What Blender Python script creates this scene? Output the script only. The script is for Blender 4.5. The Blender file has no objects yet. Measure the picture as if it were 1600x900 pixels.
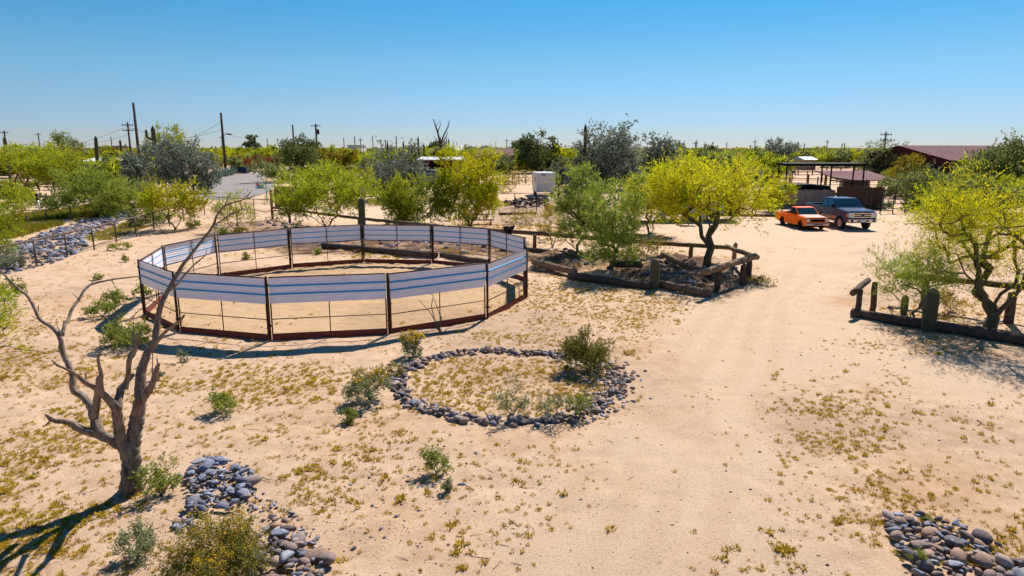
import bpy, math, random
import numpy as np
from mathutils import Vector, Matrix

C = bpy.context.scene
COL = C.collection
R = math.radians

# ------------------------------------------------------------------ camera
TH, CH, FPX = R(11.65), 5.5, 1067.0
cd = bpy.data.cameras.new('camera'); cam = bpy.data.objects.new('camera', cd); COL.objects.link(cam)
cd.sensor_width = 36; cd.lens = 24.0; cd.clip_end = 12000; cd.clip_start = 0.1
cam.location = (0, 0, CH); cam.rotation_euler = (R(90) - TH, 0, 0)
C.camera = cam
# ------------------------------------------------------------------ world and sun
SUN_AZ, SUN_EL = R(24), R(46)
w = bpy.data.worlds.new('World'); C.world = w; w.use_nodes = True
nt = w.node_tree
sky = nt.nodes.new('ShaderNodeTexSky'); sky.sky_type = 'NISHITA'; sky.sun_disc = False
sky.sun_elevation = SUN_EL; sky.sun_rotation = SUN_AZ
sky.air_density = 1.0; sky.dust_density = 0.0; sky.ozone_density = 1.0; sky.altitude = 0
bg = nt.nodes['Background']; bg.inputs['Strength'].default_value = 0.053
hs_ = nt.nodes.new('ShaderNodeHueSaturation'); hs_.inputs['Saturation'].default_value = 1.18
tn_ = nt.nodes.new('ShaderNodeMix'); tn_.data_type = 'RGBA'; tn_.blend_type = 'MULTIPLY'; tn_.inputs[0].default_value = 1; tn_.inputs[7].default_value = (.80, .98, 1.20, 1)
nt.links.new(sky.outputs[0], tn_.inputs[6]); nt.links.new(tn_.outputs[2], hs_.inputs['Color'])
gt_ = nt.nodes.new('ShaderNodeTexCoord'); sx_ = nt.nodes.new('ShaderNodeSeparateXYZ'); rp_ = nt.nodes.new('ShaderNodeValToRGB'); ml_ = nt.nodes.new('ShaderNodeMix'); ml_.data_type = 'RGBA'; ml_.blend_type = 'MULTIPLY'; ml_.inputs[0].default_value = 1
e_ = rp_.color_ramp.elements; e_[0].position = .0; e_[0].color = (.76, .75, 1.0, 1); e_[1].position = .24; e_[1].color = (.53, 1.0, 1.0, 1)
for p_, c_ in ((.035, (.71, .76, 1.0)), (.11, (.81, .92, .92)), (.18, (.60, .98, .97))): k_ = e_.new(p_); k_.color = (*c_, 1)
nt.links.new(gt_.outputs['Generated'], sx_.inputs[0]); nt.links.new(sx_.outputs['Z'], rp_.inputs[0]); nt.links.new(hs_.outputs[0], ml_.inputs[6]); nt.links.new(rp_.outputs[0], ml_.inputs[7]); nt.links.new(ml_.outputs[2], bg.inputs[0])
sd = bpy.data.lights.new('sun', 'SUN'); sd.energy = 5.0; sd.angle = R(0.5); sd.color = (1.0, 0.945, 0.86)
so = bpy.data.objects.new('sun', sd); COL.objects.link(so)
svec = Vector((math.sin(SUN_AZ) * math.cos(SUN_EL), math.cos(SUN_AZ) * math.cos(SUN_EL), math.sin(SUN_EL)))
so.rotation_euler = svec.to_track_quat('Z', 'Y').to_euler(); so.location = (0, 0, 60)
C.view_settings.view_transform = 'Standard'; C.view_settings.look = 'None'
C.view_settings.exposure = 0.66; C.view_settings.gamma = 1.0; C.view_settings.use_curve_mapping = False
C.render.engine = 'CYCLES'
C.cycles.max_bounces = 5; C.cycles.diffuse_bounces = 3; C.cycles.glossy_bounces = 2
C.cycles.transmission_bounces = 3; C.cycles.transparent_max_bounces = 4

# ------------------------------------------------------------------ small maths
rnd = random.Random(7)
def sm(a, b, x):
    t = np.clip((x - a) / (b - a), 0, 1); return t * t * (3 - 2 * t)
_rs = np.random.RandomState(3)
_tab = _rs.rand(256, 256)
def vnoise(x, y):
    x = np.asarray(x, float); y = np.asarray(y, float)
    xi = np.floor(x).astype(int); yi = np.floor(y).astype(int)
    fx = x - xi; fy = y - yi
    fx = fx * fx * (3 - 2 * fx); fy = fy * fy * (3 - 2 * fy)
    a = _tab[xi & 255, yi & 255]; b = _tab[(xi + 1) & 255, yi & 255]
    c = _tab[xi & 255, (yi + 1) & 255]; d = _tab[(xi + 1) & 255, (yi + 1) & 255]
    return (a * (1 - fx) + b * fx) * (1 - fy) + (c * (1 - fx) + d * fx) * fy
def ray(px, py):
    a = (px - 800) / FPX; b = (450 - py) / FPX
    return (a, math.cos(TH) + b * math.sin(TH), -math.sin(TH) + b * math.cos(TH))
def G(px, py, z=0.0):                      # photograph pixel -> point on the plane at height z
    d = ray(px, py); t = (z - CH) / d[2]
    return (d[0] * t, d[1] * t)
def PY(px, py, Y):                         # photograph pixel -> point in the vertical plane y = Y
    d = ray(px, py); t = Y / d[1]
    return Vector((d[0] * t, Y, CH + d[2] * t))
def depth(Y, z=0.0): return Y * math.cos(TH) - (z - CH) * math.sin(TH)
def zat(Y, py):
    t = (450 - py) / FPX
    return CH + Y * (t * math.cos(TH) - math.sin(TH)) / (math.cos(TH) + t * math.sin(TH))
def toP(x, y, z=0.0):                      # world -> photograph pixel (arrays)
    dz = z - CH
    cz = y * math.cos(TH) - dz * math.sin(TH); cy = y * math.sin(TH) + dz * math.cos(TH)
    return 800 + FPX * x / cz, 450 - FPX * cy / cz
def inpoly(x, y, poly):
    x = np.asarray(x, float); y = np.asarray(y, float); r = np.zeros(x.shape, bool)
    n = len(poly)
    for i in range(n):
        x1, y1 = poly[i]; x2, y2 = poly[(i + 1) % n]
        if y1 == y2: continue
        c = ((y1 > y) != (y2 > y)) & (x < (x2 - x1) * (y - y1) / (y2 - y1) + x1)
        r ^= c
    return r
PEN_C = (-6.35, 26.1)
PEN = [(-12.3, 22.25), (-10.1, 20.05), (-7.02, 19.15), (-3.68, 19.8), (-0.83, 21.75), (0.52, 25.0), (0.53, 28.2),
       (-1.03, 31.05), (-3.84, 32.5), (-7.24, 32.85), (-10.3, 31.4), (-12.65, 29.0), (-13.2, 25.6)]
DRIVE = [G(*p) for p in [(560, 1100), (790, 900), (960, 700), (1010, 560), (1090, 470), (1185, 420), (1040, 372), (860, 350), (600, 345), (440, 345),
                         (440, 330), (640, 318), (860, 332), (1000, 345), (1180, 340), (1400, 335), (1560, 350), (1330, 420), (1320, 500), (1420, 545), (1650, 580),
                         (1600, 640), (1330, 600), (1220, 640), (1180, 760), (1160, 900), (1250, 1100)]]
MOUND = [G(*p) for p in [(800, 405), (900, 395), (1000, 400), (1110, 405), (1165, 430), (1110, 455), (1020, 445), (900, 428), (830, 420)]]
MOUND2 = [G(*p) for p in [(420, 385), (480, 368), (600, 362), (720, 368), (830, 382), (830, 412), (760, 411), (680, 405), (560, 400), (470, 398)]]
def poly_soft(x, y, poly, s=0.7):
    acc = 0
    for dx, dy in ((0, 0), (s, 0), (-s, 0), (0, s), (0, -s), (s * .6, s * .6), (-s * .6, s * .6), (s * .6, -s * .6), (-s * .6, -s * .6)):
        acc = acc + inpoly(np.asarray(x) + dx, np.asarray(y) + dy, poly)
    return acc / 9.0
TRK = [[G(*p) for p in q] for q in ([(860, 960), (985, 760), (1070, 620), (1140, 490), (1215, 420), (1225, 390), (1120, 362), (900, 345)], [(1000, 960), (1075, 740), (1130, 600), (1190, 470), (1290, 400), (1420, 360), (1560, 345)])]
def tracks(x, y):
    x = np.asarray(x, float); y = np.asarray(y, float); best = np.full(x.shape, 99.0); wx = x + (vnoise(x * .3 + 40, y * .3) - .5) * .5
    for ln in TRK:
        dd = np.full(x.shape, 99.0)
        for (ax, ay), (bx, by) in zip(ln[:-1], ln[1:]):
            vx, vy = bx - ax, by - ay; t = np.clip(((wx - ax) * vx + (y - ay) * vy) / (vx * vx + vy * vy), 0, 1)
            dd = np.minimum(dd, np.hypot(wx - ax - vx * t, y - ay - vy * t))
        best = np.minimum(best, np.abs(dd - .8))
    return (1 - sm(.10, .30, best)) * sm(.25, .5, vnoise(x * .35 + 3, y * .35 + 60))
def gh(x, y):                              # ground height
    x = np.asarray(x, float); y = np.asarray(y, float)
    f = 1 - sm(38, 60, np.hypot(x, y))
    dr = poly_soft(x, y, DRIVE)
    h = (vnoise(x * .33, y * .33) - .5) * .10 * f
    h = h + ((vnoise(x * 1.3 + 9, y * 1.3) - .5) * .05 + (vnoise(x * 4.1, y * 4.1 + 5) - .5) * .022) * f * (1 - .55 * dr)
    h = h + (vnoise(x * 9.7 + 3, y * 9.7) - .5) * .012 * f - tracks(x, y) * .008 * f
    pk = np.maximum(0, vnoise(x * 2.6 + 17, y * 2.6 + 8) - .72) * f; h = h - pk * .14 * (1 - .6 * dr)
    pd = np.hypot(x - PEN_C[0], y - PEN_C[1])
    pen = 1 - sm(6.2, 7.0, pd)
    h = h + (np.abs(vnoise(x * 3.6 + 31, y * 3.6) - .5) * -.09 + .02) * pen
    m = poly_soft(x, y, MOUND, .45) + poly_soft(x, y, MOUND2, .5) * .45
    h = h + m * (.10 + .25 * np.maximum(0, vnoise(x * 1.1, y * 1.1) - .3) + .16 * (vnoise(x * 2.9, y * 2.9) - .4))
    return h
def gz(x, y): return float(gh(np.array([x]), np.array([y]))[0])

# ------------------------------------------------------------------ materials
KA = .84
def nodes(name):
    m = bpy.data.materials.new(name); m.use_nodes = True
    n = m.node_tree.nodes; l = m.node_tree.links
    return m, n, l, n['Principled BSDF']
def ramp(n, cols, interp='LINEAR'):
    r = n.new('ShaderNodeValToRGB'); r.color_ramp.interpolation = interp
    e = r.color_ramp.elements
    e[0].position = cols[0][0]; e[0].color = (*cols[0][1], 1)
    e[1].position = cols[-1][0]; e[1].color = (*cols[-1][1], 1)
    for p, c in cols[1:-1]:
        k = e.new(p); k.color = (*c, 1)
    return r
def mat(name, c1, c2=None, rough=.8, scale=3.0, stretch=(1, 1, 1), bump=0.0, metal=0.0, spec=.3, coat=0.0, isl=False, detail=5):
    m, n, l, b = nodes(name)
    b.inputs['Roughness'].default_value = rough; b.inputs['Metallic'].default_value = metal
    b.inputs['Specular IOR Level'].default_value = spec; b.inputs['Coat Weight'].default_value = coat
    c2 = c2 or tuple(v * .72 for v in c1)
    c1 = tuple(v * KA for v in c1); c2 = tuple(v * KA for v in c2)
    tc = n.new('ShaderNodeTexCoord'); mp = n.new('ShaderNodeMapping'); mp.inputs['Scale'].default_value = stretch
    l.new(tc.outputs['Object'], mp.inputs[0])
    no = n.new('ShaderNodeTexNoise'); no.inputs['Scale'].default_value = scale; no.inputs['Detail'].default_value = detail; no.inputs['Roughness'].default_value = .65
    l.new(mp.outputs[0], no.inputs['Vector'])
    r = ramp(n, [(.32, c1), (.68, c2)]); l.new(no.outputs['Fac'], r.inputs[0])
    if isl:
        g = n.new('ShaderNodeNewGeometry'); oi = n.new('ShaderNodeObjectInfo')
        a = n.new('ShaderNodeMath'); a.operation = 'ADD'; l.new(g.outputs['Random Per Island'], a.inputs[0]); l.new(oi.outputs['Random'], a.inputs[1])
        fr = n.new('ShaderNodeMath'); fr.operation = 'FRACT'; l.new(a.outputs[0], fr.inputs[0])
        r2 = ramp(n, isl); l.new(fr.outputs[0], r2.inputs[0])
        mx = n.new('ShaderNodeMix'); mx.data_type = 'RGBA'; mx.blend_type = 'MULTIPLY'; mx.inputs[0].default_value = 1
        l.new(r.outputs[0], mx.inputs[6]); l.new(r2.outputs[0], mx.inputs[7]); l.new(mx.outputs[2], b.inputs['Base Color'])
    else:
        l.new(r.outputs[0], b.inputs['Base Color'])
    if bump:
        bp = n.new('ShaderNodeBump'); bp.inputs['Strength'].default_value = bump; bp.inputs['Distance'].default_value = .03
        l.new(no.outputs['Fac'], bp.inputs['Height']); l.new(bp.outputs[0], b.inputs['Normal'])
    return m
def leafmat(name, cols, trans=.4):
    cols = [tuple(v * .86 for v in c) for c in cols]
    m = bpy.data.materials.new(name); m.use_nodes = True
    n = m.node_tree.nodes; l = m.node_tree.links; n.remove(n['Principled BSDF'])
    out = n['Material Output']
    g = n.new('ShaderNodeNewGeometry')
    k = len(cols); r = ramp(n, [(i / (k - 1), c) for i, c in enumerate(cols)]); l.new(g.outputs['Random Per Island'], r.inputs[0])
    tc = n.new('ShaderNodeTexCoord'); no = n.new('ShaderNodeTexNoise'); no.inputs['Scale'].default_value = 1.1; no.inputs['Detail'].default_value = 2
    l.new(tc.outputs['Object'], no.inputs['Vector'])
    oi = n.new('ShaderNodeObjectInfo')
    hs = n.new('ShaderNodeHueSaturation')
    mr = n.new('ShaderNodeMapRange'); mr.inputs[1].default_value = .3; mr.inputs[2].default_value = .7; mr.inputs[3].default_value = .488; mr.inputs[4].default_value = .512
    l.new(no.outputs['Fac'], mr.inputs[0]); l.new(mr.outputs[0], hs.inputs['Hue'])
    mv = n.new('ShaderNodeMapRange'); mv.inputs[3].default_value = .82; mv.inputs[4].default_value = 1.18
    l.new(oi.outputs['Random'], mv.inputs[0]); l.new(mv.outputs[0], hs.inputs['Value'])
    l.new(r.outputs[0], hs.inputs['Color'])
    d = n.new('ShaderNodeBsdfDiffuse'); t = n.new('ShaderNodeBsdfTranslucent'); mx = n.new('ShaderNodeMixShader')
    mx.inputs[0].default_value = trans
    l.new(hs.outputs[0], d.inputs[0]); l.new(hs.outputs[0], t.inputs[0])
    l.new(d.outputs[0], mx.inputs[1]); l.new(t.outputs[0], mx.inputs[2]); l.new(mx.outputs[0], out.inputs[0])
    return m
M = {}
M['palo'] = leafmat('palo verde leaves', [(.24, .28, .015), (.72, .70, .01), (.22, .21, .05), (.52, .54, .02), (.92, .80, .012), (.42, .44, .03)], .46)
M['palo_green'] = leafmat('green palo verde leaves', [(.17, .23, .02), (.54, .58, .02), (.20, .20, .05), (.36, .43, .025), (.70, .67, .025), (.28, .33, .04)], .46)
M['sage'] = leafmat('dusty sage green leaves', [(.18, .25, .04), (.46, .52, .08), (.30, .38, .06), (.58, .60, .10)], .45)
M['olive'] = leafmat('olive brown leaves', [(.08, .09, .03), (.32, .29, .06), (.16, .18, .05), (.46, .36, .07), (.20, .13, .05)], .3)
M['palo_grey'] = leafmat('grey green leaves', [(.11, .14, .05), (.30, .33, .12), (.19, .23, .08), (.40, .40, .13)], .4)
M['mesquite'] = leafmat('mesquite leaves', [(.06, .085, .03), (.20, .23, .075), (.11, .14, .045), (.28, .29, .10)], .35)
M['iron'] = leafmat('blue grey leaves', [(.09, .115, .085), (.28, .31, .23), (.16, .19, .14), (.38, .39, .28)], .3)
M['gold'] = leafmat('golden leaves', [(.26, .22, .02), (.45, .36, .03), (.33, .30, .04), (.50, .33, .03)], .4)
M['brittle'] = leafmat('brittlebush leaves', [(.16, .19, .08), (.36, .39, .20), (.24, .28, .12), (.48, .48, .28)], .25)
M['bur'] = leafmat('bursage leaves', [(.14, .19, .03), (.36, .40, .07), (.24, .29, .05), (.50, .46, .10)], .3)
M['dryb'] = leafmat('dry olive leaves', [(.22, .18, .04), (.50, .40, .06), (.32, .30, .05), (.62, .44, .06)], .3)
M['flower'] = leafmat('yellow petals', [(.75, .48, .01), (.85, .60, .02), (.7, .42, .01)], .3)
M['redleaf'] = leafmat('red stems', [(.35, .07, .04), (.45, .12, .06), (.28, .10, .05)], .2)
M['grass'] = leafmat('dry golden grass', [(.52, .32, .03), (.76, .48, .04), (.42, .34, .03), (.82, .52, .06), (.32, .29, .03)], .4)
M['meadow'] = leafmat('green gold meadow', [(.20, .24, .03), (.42, .33, .04), (.30, .30, .04), (.40, .24, .03)], .3)
M['agave'] = mat('agave', (.16, .26, .20), (.28, .36, .28), .6, 2)
M['bark'] = mat('bark', (.10, .075, .05), (.045, .035, .026), .9, 6, (1, 1, .3), .5)
M['gbark'] = mat('green bark', (.15, .13, .07), (.07, .055, .035), .85, 5, (1, 1, .3), .3)
M['dead'] = mat('weathered dead wood', (.38, .29, .225), (.085, .055, .042), .85, 17, (1, 1, .2), 1.0, detail=9)
M['twig'] = mat('dry twigs', (.20, .15, .11), (.10, .075, .06), .9, 6)
M['log'] = mat('weathered log', (.33, .21, .12), (.10, .055, .03), .85, 7, (1, 1, 1), .7, detail=8)
M['darklog'] = mat('dark old log', (.15, .095, .07), (.05, .03, .024), .9, 7, (1, 1, 1), .7)
M['rust'] = mat('rusty brown steel', (.085, .035, .022), (.035, .018, .014), .65, 8, metal=.3)
M['redrust'] = mat('red oxide kick rail', (.27, .045, .03), (.14, .03, .022), .7, 6, (1, 1, 1))
M['fencepipe'] = mat('brown pipe', (.16, .10, .07), (.07, .04, .03), .7, 6, metal=.2)
M['sheet'] = mat('painted corrugated sheet', (.98, .95, 1.06), (.84, .82, .95), .38, 1.2, (1, 1, 1), spec=.4)
M['bluestripe'] = mat('blue painted rib', (.02, .42, .85), (.02, .36, .75), .45, 3)
M['saguaro'] = mat('saguaro skin', (.15, .135, .07), (.075, .08, .04), .8, 14, (1, 1, 1), .4)
M['spine'] = mat('cactus spines', (.62, .50, .36), (.42, .32, .23), .8, 20)
M['asphalt'] = mat('worn asphalt', (.33, .28, .26), (.22, .19, .185), .9, .25)
M['rock_round'] = mat('river stone', (.58, .51, .47), (.34, .29, .27), .9, 4, (1, 1, 1), .4, spec=.1,
    isl=[(0, (.50, .50, .58)), (.25, (.95, .72, .58)), (.45, (.36, .36, .44)), (.65, (.90, .66, .50)), (.8, (.26, .25, .30)), (1, (1.25, 1.1, .98))])
M['rock_slate'] = mat('blue grey slate', (.44, .45, .51), (.20, .21, .26), .65, 4, (1, 1, 2), .6,
    isl=[(0, (.55, .57, .66)), (.4, (.85, .86, .98)), (.7, (.40, .42, .52)), (.9, (.80, .72, .66)), (1, (1.0, 1.0, 1.08))])
M['rock_dark'] = mat('dark rubble', (.12, .08, .07), (.05, .035, .035), .85, 4, bump=.5)
M['black'] = mat('black steel', (.010, .010, .011), (.016, .015, .015), .8, 3, spec=.12)
M['rubber'] = mat('tyre rubber', (.015, .015, .016), (.022, .021, .02), .85, 8)
M['glass'] = mat('tinted car glass', (.015, .04, .05), (.02, .06, .07), .06, 1, spec=.8)
M['chrome'] = mat('chrome', (.62, .60, .58), (.52, .50, .50), .18, 2, metal=1)
M['alloy'] = mat('alloy wheel', (.55, .50, .52), (.45, .42, .44), .3, 4, metal=.8)
M['orange'] = mat('orange car paint', (1.19, .19, .0), (1.15, .17, .0), .4, 1, coat=.1, spec=.05)
M['palehood'] = mat('pale orange hood', (.85, .42, .25), (.90, .50, .34), .35, 1, coat=.5)  # hood is a paler orange than the body
M['bluecar'] = mat('dark blue car paint', (.003, .045, .135), (.003, .05, .15), .26, 1, coat=.0, spec=.2)
M['tan'] = mat('tan lower paint', (.30, .23, .15), (.26, .20, .13), .3, 1, coat=.6)
M['lamp'] = mat('headlamp lens', (.75, .75, .74), (.6, .6, .6), .1, 5, spec=.8)
M['redlamp'] = mat('red lens', (.55, .02, .015), (.4, .02, .015), .2, 5)
M['amber'] = mat('amber lens', (.8, .25, .05), (.7, .2, .04), .2, 5)
M['white'] = mat('white enamel', (.78, .78, .78), (.66, .67, .68), .4, 1.5)
M['offwhite'] = mat('dusty white roof', (.70, .68, .66), (.60, .58, .56), .7, .7)
M['woodgrey'] = mat('grey weathered boards', (.30, .25, .24), (.19, .155, .15), .85, 4, (1, 1, .1), .3)
M['woodbrown'] = mat('brown boards', (.13, .065, .04), (.07, .035, .025), .85, 4, (1, 1, .1), .3)
M['orangewood'] = mat('orange stained timber', (.34, .14, .05), (.22, .085, .03), .8, 4, (1, 1, .2), .3)
M['barn'] = mat('dark red barn siding', (.085, .012, .018), (.06, .01, .014), .8, 1)
M['pinkroof'] = mat('pinkish tin roof', (.27, .155, .155), (.21, .12, .125), .95, .5, (1, 1, 1), spec=.03)
M['tanwall'] = mat('tan stucco', (.45, .33, .23), (.38, .28, .2), .9, 1)
M['dumpster'] = mat('blue dumpster steel', (.012, .04, .14), (.01, .03, .10), .5, 3)
M['signblue'] = mat('blue sign face', (.12, .34, .55), (.10, .30, .5), .5, 1)
M['signred'] = mat('red sign mark', (.45, .03, .05), (.35, .03, .04), .5, 1)
M['polewood'] = mat('utility pole wood', (.13, .09, .07), (.07, .05, .045), .9, 3)
M['wire'] = mat('dark cable', (.05, .05, .055), (.04, .04, .045), .6, 1)
M['cyan'] = mat('pale blue metal roof', (.30, .50, .55), (.26, .44, .5), .5, 1)

# ground material: soil zones stored per vertex, grain from noise
def ground_mat():
    m, n, l, b = nodes('desert sand'); b.inputs['Roughness'].default_value = .95; b.inputs['Specular IOR Level'].default_value = .1
    tc = n.new('ShaderNodeTexCoord')
    def noise(s, det=6, rough=.6):
        x = n.new('ShaderNodeTexNoise'); x.inputs['Scale'].default_value = s; x.inputs['Detail'].default_value = det; x.inputs['Roughness'].default_value = rough
        l.new(tc.outputs['Object'], x.inputs['Vector']); return x
    n1, n2, n3, n4 = noise(.35), noise(2.2), noise(22, 6, .75), noise(70, 3, .8)
    def mix(f, a, bb, t='MIX'):
        x = n.new('ShaderNodeMix'); x.data_type = 'RGBA'; x.blend_type = t
        for k, v in ((0, f), (6, a), (7, bb)):
            if hasattr(v, 'node'): l.new(v, x.inputs[k])
            elif isinstance(v, tuple): x.inputs[k].default_value = (*v, 1)
            else: x.inputs[k].default_value = v
        return x.outputs[2]
    at = n.new('ShaderNodeAttribute'); at.attribute_name = 'zone'
    sp = n.new('ShaderNodeSeparateColor'); l.new(at.outputs['Color'], sp.inputs[0])
    base = ramp(n, [(.30, (.56, .355, .21)), (.5, (.64, .455, .31)), (.70, (.58, .41, .285))]); l.new(n1.outputs['Fac'], base.inputs[0])
    c = base.outputs[0]
    r2 = ramp(n, [(.35, (.86, .82, .78)), (.62, (1.05, 1.04, 1.04))]); l.new(n2.outputs['Fac'], r2.inputs[0])
    c = mix(1.0, c, r2.outputs[0], 'MULTIPLY')
    c = mix(sp.outputs[0], c, (.63, .46, .32))      # drive: packed, paler
    c = mix(sp.outputs[1], c, (.52, .34, .18))       # pen: yellow sand
    c = mix(sp.outputs[2], c, (.15, .085, .058))     # beds and behind the pen: litter, darkened further for shade
    tk = n.new('ShaderNodeMath'); tk.operation = 'SUBTRACT'; tk.inputs[0].default_value = 1.0; l.new(at.outputs['Alpha'], tk.inputs[1])
    c = mix(tk.outputs[0], c, (.49, .325, .205))       # wheel tracks
    r3 = ramp(n, [(.30, (.50, .42, .36)), (.43, (.94, .92, .90)), (.75, (1.10, 1.10, 1.09))]); l.new(n3.outputs['Fac'], r3.inputs[0])
    c = mix(1.0, c, r3.outputs[0], 'MULTIPLY')
    r4 = ramp(n, [(.27, (.45, .38, .34)), (.36, (1, 1, 1))]); l.new(n4.outputs['Fac'], r4.inputs[0])
    c = mix(.8, c, r4.outputs[0], 'MULTIPLY')
    l.new(c, b.inputs['Base Color'])
    add = n.new('ShaderNodeMath'); add.operation = 'ADD'; l.new(n3.outputs['Fac'], add.inputs[0]); l.new(n4.outputs['Fac'], add.inputs[1])
    bp = n.new('ShaderNodeBump'); bp.inputs['Strength'].default_value = .8; bp.inputs['Distance'].default_value = .03
    l.new(add.outputs[0], bp.inputs['Height']); l.new(bp.outputs[0], b.inputs['Normal'])
    return m
M['ground'] = ground_mat()

# ------------------------------------------------------------------ mesh helpers
def tag(o, label, cat, group=None, kind=None):
    if label: o['label'] = label
    if cat: o['category'] = cat
    if group: o['group'] = group
    if kind: o['kind'] = kind
    return o
def link(name, me, parent=None):
    o = bpy.data.objects.new(name, me); COL.objects.link(o)
    if parent: o.parent = parent
    return o
def thing(name, label, cat, loc=(0, 0, 0), rz=0.0, group=None):
    o = bpy.data.objects.new(name, None); COL.objects.link(o); o.empty_display_size = .3
    o.location = loc; o.rotation_euler = (0, 0, rz)
    return tag(o, label, cat, group)
def npmesh(name, V, F, m, smooth=False):   # V (n,3), F (k, 3 or 4) arrays
    me = bpy.data.meshes.new(name); V = np.asarray(V, np.float32); F = np.asarray(F, np.int32)
    k, c = F.shape
    me.vertices.add(len(V)); me.vertices.foreach_set('co', V.ravel())
    me.loops.add(k * c); me.loops.foreach_set('vertex_index', F.ravel())
    me.polygons.add(k); me.polygons.foreach_set('loop_start', np.arange(0, k * c, c, dtype=np.int32))
    if smooth: me.polygons.foreach_set('use_smooth', np.ones(k, bool))
    me.materials.append(m); me.update(calc_edges=True)
    return me
class MB:
    def __init__(s): s.v = []; s.f = []; s.s = []
    def add(s, vs, fs, smooth=False):
        b = len(s.v); s.v += [tuple(v) for v in vs]; s.f += [tuple(i + b for i in f) for f in fs]; s.s += [smooth] * len(fs); return s
    def box(s, c, d, rz=0.0, rx=0.0, ry=0.0, top=(1, 1)):
        Mx = Matrix.Rotation(rz, 3, 'Z') @ Matrix.Rotation(ry, 3, 'Y') @ Matrix.Rotation(rx, 3, 'X')
        vs = []
        for z in (-.5, .5):
            tx, ty = top if z > 0 else (1, 1)
            for x, y in ((-.5, -.5), (.5, -.5), (.5, .5), (-.5, .5)):
                vs.append(Vector(c) + Mx @ Vector((x * d[0] * tx, y * d[1] * ty, z * d[2])))
        return s.add(vs, [(0, 3, 2, 1), (4, 5, 6, 7), (0, 1, 5, 4), (1, 2, 6, 5), (2, 3, 7, 6), (3, 0, 4, 7)])
    def tube(s, pts, rad, n=8, cap=True, wob=0.0, rg=None):
        pts = [Vector(p) for p in pts]
        if not hasattr(rad, '__len__'): rad = [rad] * len(pts)
        vs = []; fs = []; u = None
        for i, p in enumerate(pts):
            d = (pts[min(i + 1, len(pts) - 1)] - pts[max(i - 1, 0)]).normalized()
            if u is None:
                u = d.orthogonal().normalized()
            else:
                u = (u - d * u.dot(d)).normalized()
            v = d.cross(u)
            for k in range(n):
                a = 2 * math.pi * k / n; r = rad[i]
                if wob: r *= 1 + wob * ((rg or rnd).random() - .5) * 2
                vs.append(p + (u * math.cos(a) + v * math.sin(a)) * r)
        for i in range(len(pts) - 1):
            for k in range(n):
                a = i * n + k; b = i * n + (k + 1) % n
                fs.append((a, b, b + n, a + n))
        s.add(vs, fs, True)
        if cap:
            b = len(s.v) - len(vs); L = (len(pts) - 1) * n
            s.f.append(tuple(b + k for k in range(n - 1, -1, -1))); s.s.append(False)
            s.f.append(tuple(b + L + k for k in range(n))); s.s.append(False)
        return s
    def prism(s, prof, y0, y1, axis='y'):   # prof: list of (x, z), extruded along y
        n = len(prof); vs = [(x, y0, z) for x, z in prof] + [(x, y1, z) for x, z in prof]
        fs = [tuple(range(n - 1, -1, -1)), tuple(range(n, 2 * n))]
        fs += [(i, (i + 1) % n, n + (i + 1) % n, n + i) for i in range(n)]
        return s.add(vs, fs)
    def build(s, name, m, parent=None, bevel=0.0):
        me = bpy.data.meshes.new(name); me.from_pydata(s.v, [], s.f); me.materials.append(m)
        me.polygons.foreach_set('use_smooth', s.s)
        me.validate(); me.update()
        o = link(name, me, parent)
        if bevel:
            b = o.modifiers.new('bevel', 'BEVEL'); b.width = bevel; b.segments = 2; b.limit_method = 'ANGLE'; b.angle_limit = R(40)
        return o

# ------------------------------------------------------------------ ground, one sheet to the horizon
def axis_steps(lo, hi, fine, f0, f1, g=1.12):
    a = list(np.arange(f0, f1, fine)); s = fine; x = a[-1]
    while x < hi: s *= g; x += s; a.append(x)
    s = fine; x = a[0]; b = []
    while x > lo: s *= g; x -= s; b.append(x)
    return np.array(b[::-1] + a)
def build_ground():
    xs = axis_steps(-9000, 9000, .11, -26, 26); ys = axis_steps(-60, 9000, .11, 5, 42)
    X, Y = np.meshgrid(xs, ys); x = X.ravel(); y = Y.ravel()
    z = gh(x, y)
    V = np.stack([x, y, z], 1); nx = len(xs); ny = len(ys)
    i = np.arange(nx * ny).reshape(ny, nx)
    F = np.stack([i[:-1, :-1].ravel(), i[:-1, 1:].ravel(), i[1:, 1:].ravel(), i[1:, :-1].ravel()], 1)
    me = npmesh('ground', V, F, M['ground'], True)
    wx = x + (vnoise(x * .5, y * .5) - .5) * 3; wy = y + (vnoise(x * .5 + 7, y * .5) - .5) * 3
    dr = poly_soft(wx, wy, DRIVE, .9)
    pen = 1 - sm(6.4, 7.1, np.hypot(x - PEN_C[0], y - PEN_C[1]))
    lit = np.clip(poly_soft(wx, wy, MOUND, .5) + poly_soft(wx, wy, MOUND2, .5), 0, 1) * (.55 + .45 * sm(.3, .6, vnoise(x * 2.3 + 5, y * 2.3)))
    lit = np.maximum(lit, poly_soft(wx, wy, [G(*p) for p in [(740, 335), (790, 316), (900, 316), (1020, 330), (1010, 352), (900, 352), (760, 352)]], 2.0) * .5)
    lit = np.maximum(lit, poly_soft(wx, wy, [G(*p) for p in [(320, 352), (420, 344), (500, 352), (430, 362), (330, 362)]], .8) * .6)
    lit = np.maximum(lit, sm(.62, .8, vnoise(x * .23, y * .23)) * .22 * (1 - dr))
    col = np.stack([dr * .85, pen * .7 * (1 - dr), lit, 1 - tracks(x, y) * .24], 1).astype(np.float32)
    a = me.color_attributes.new('zone', 'FLOAT_COLOR', 'POINT'); a.data.foreach_set('color', col.ravel())
    o = link('ground', me); o['kind'] = 'structure'
build_ground()
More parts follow.
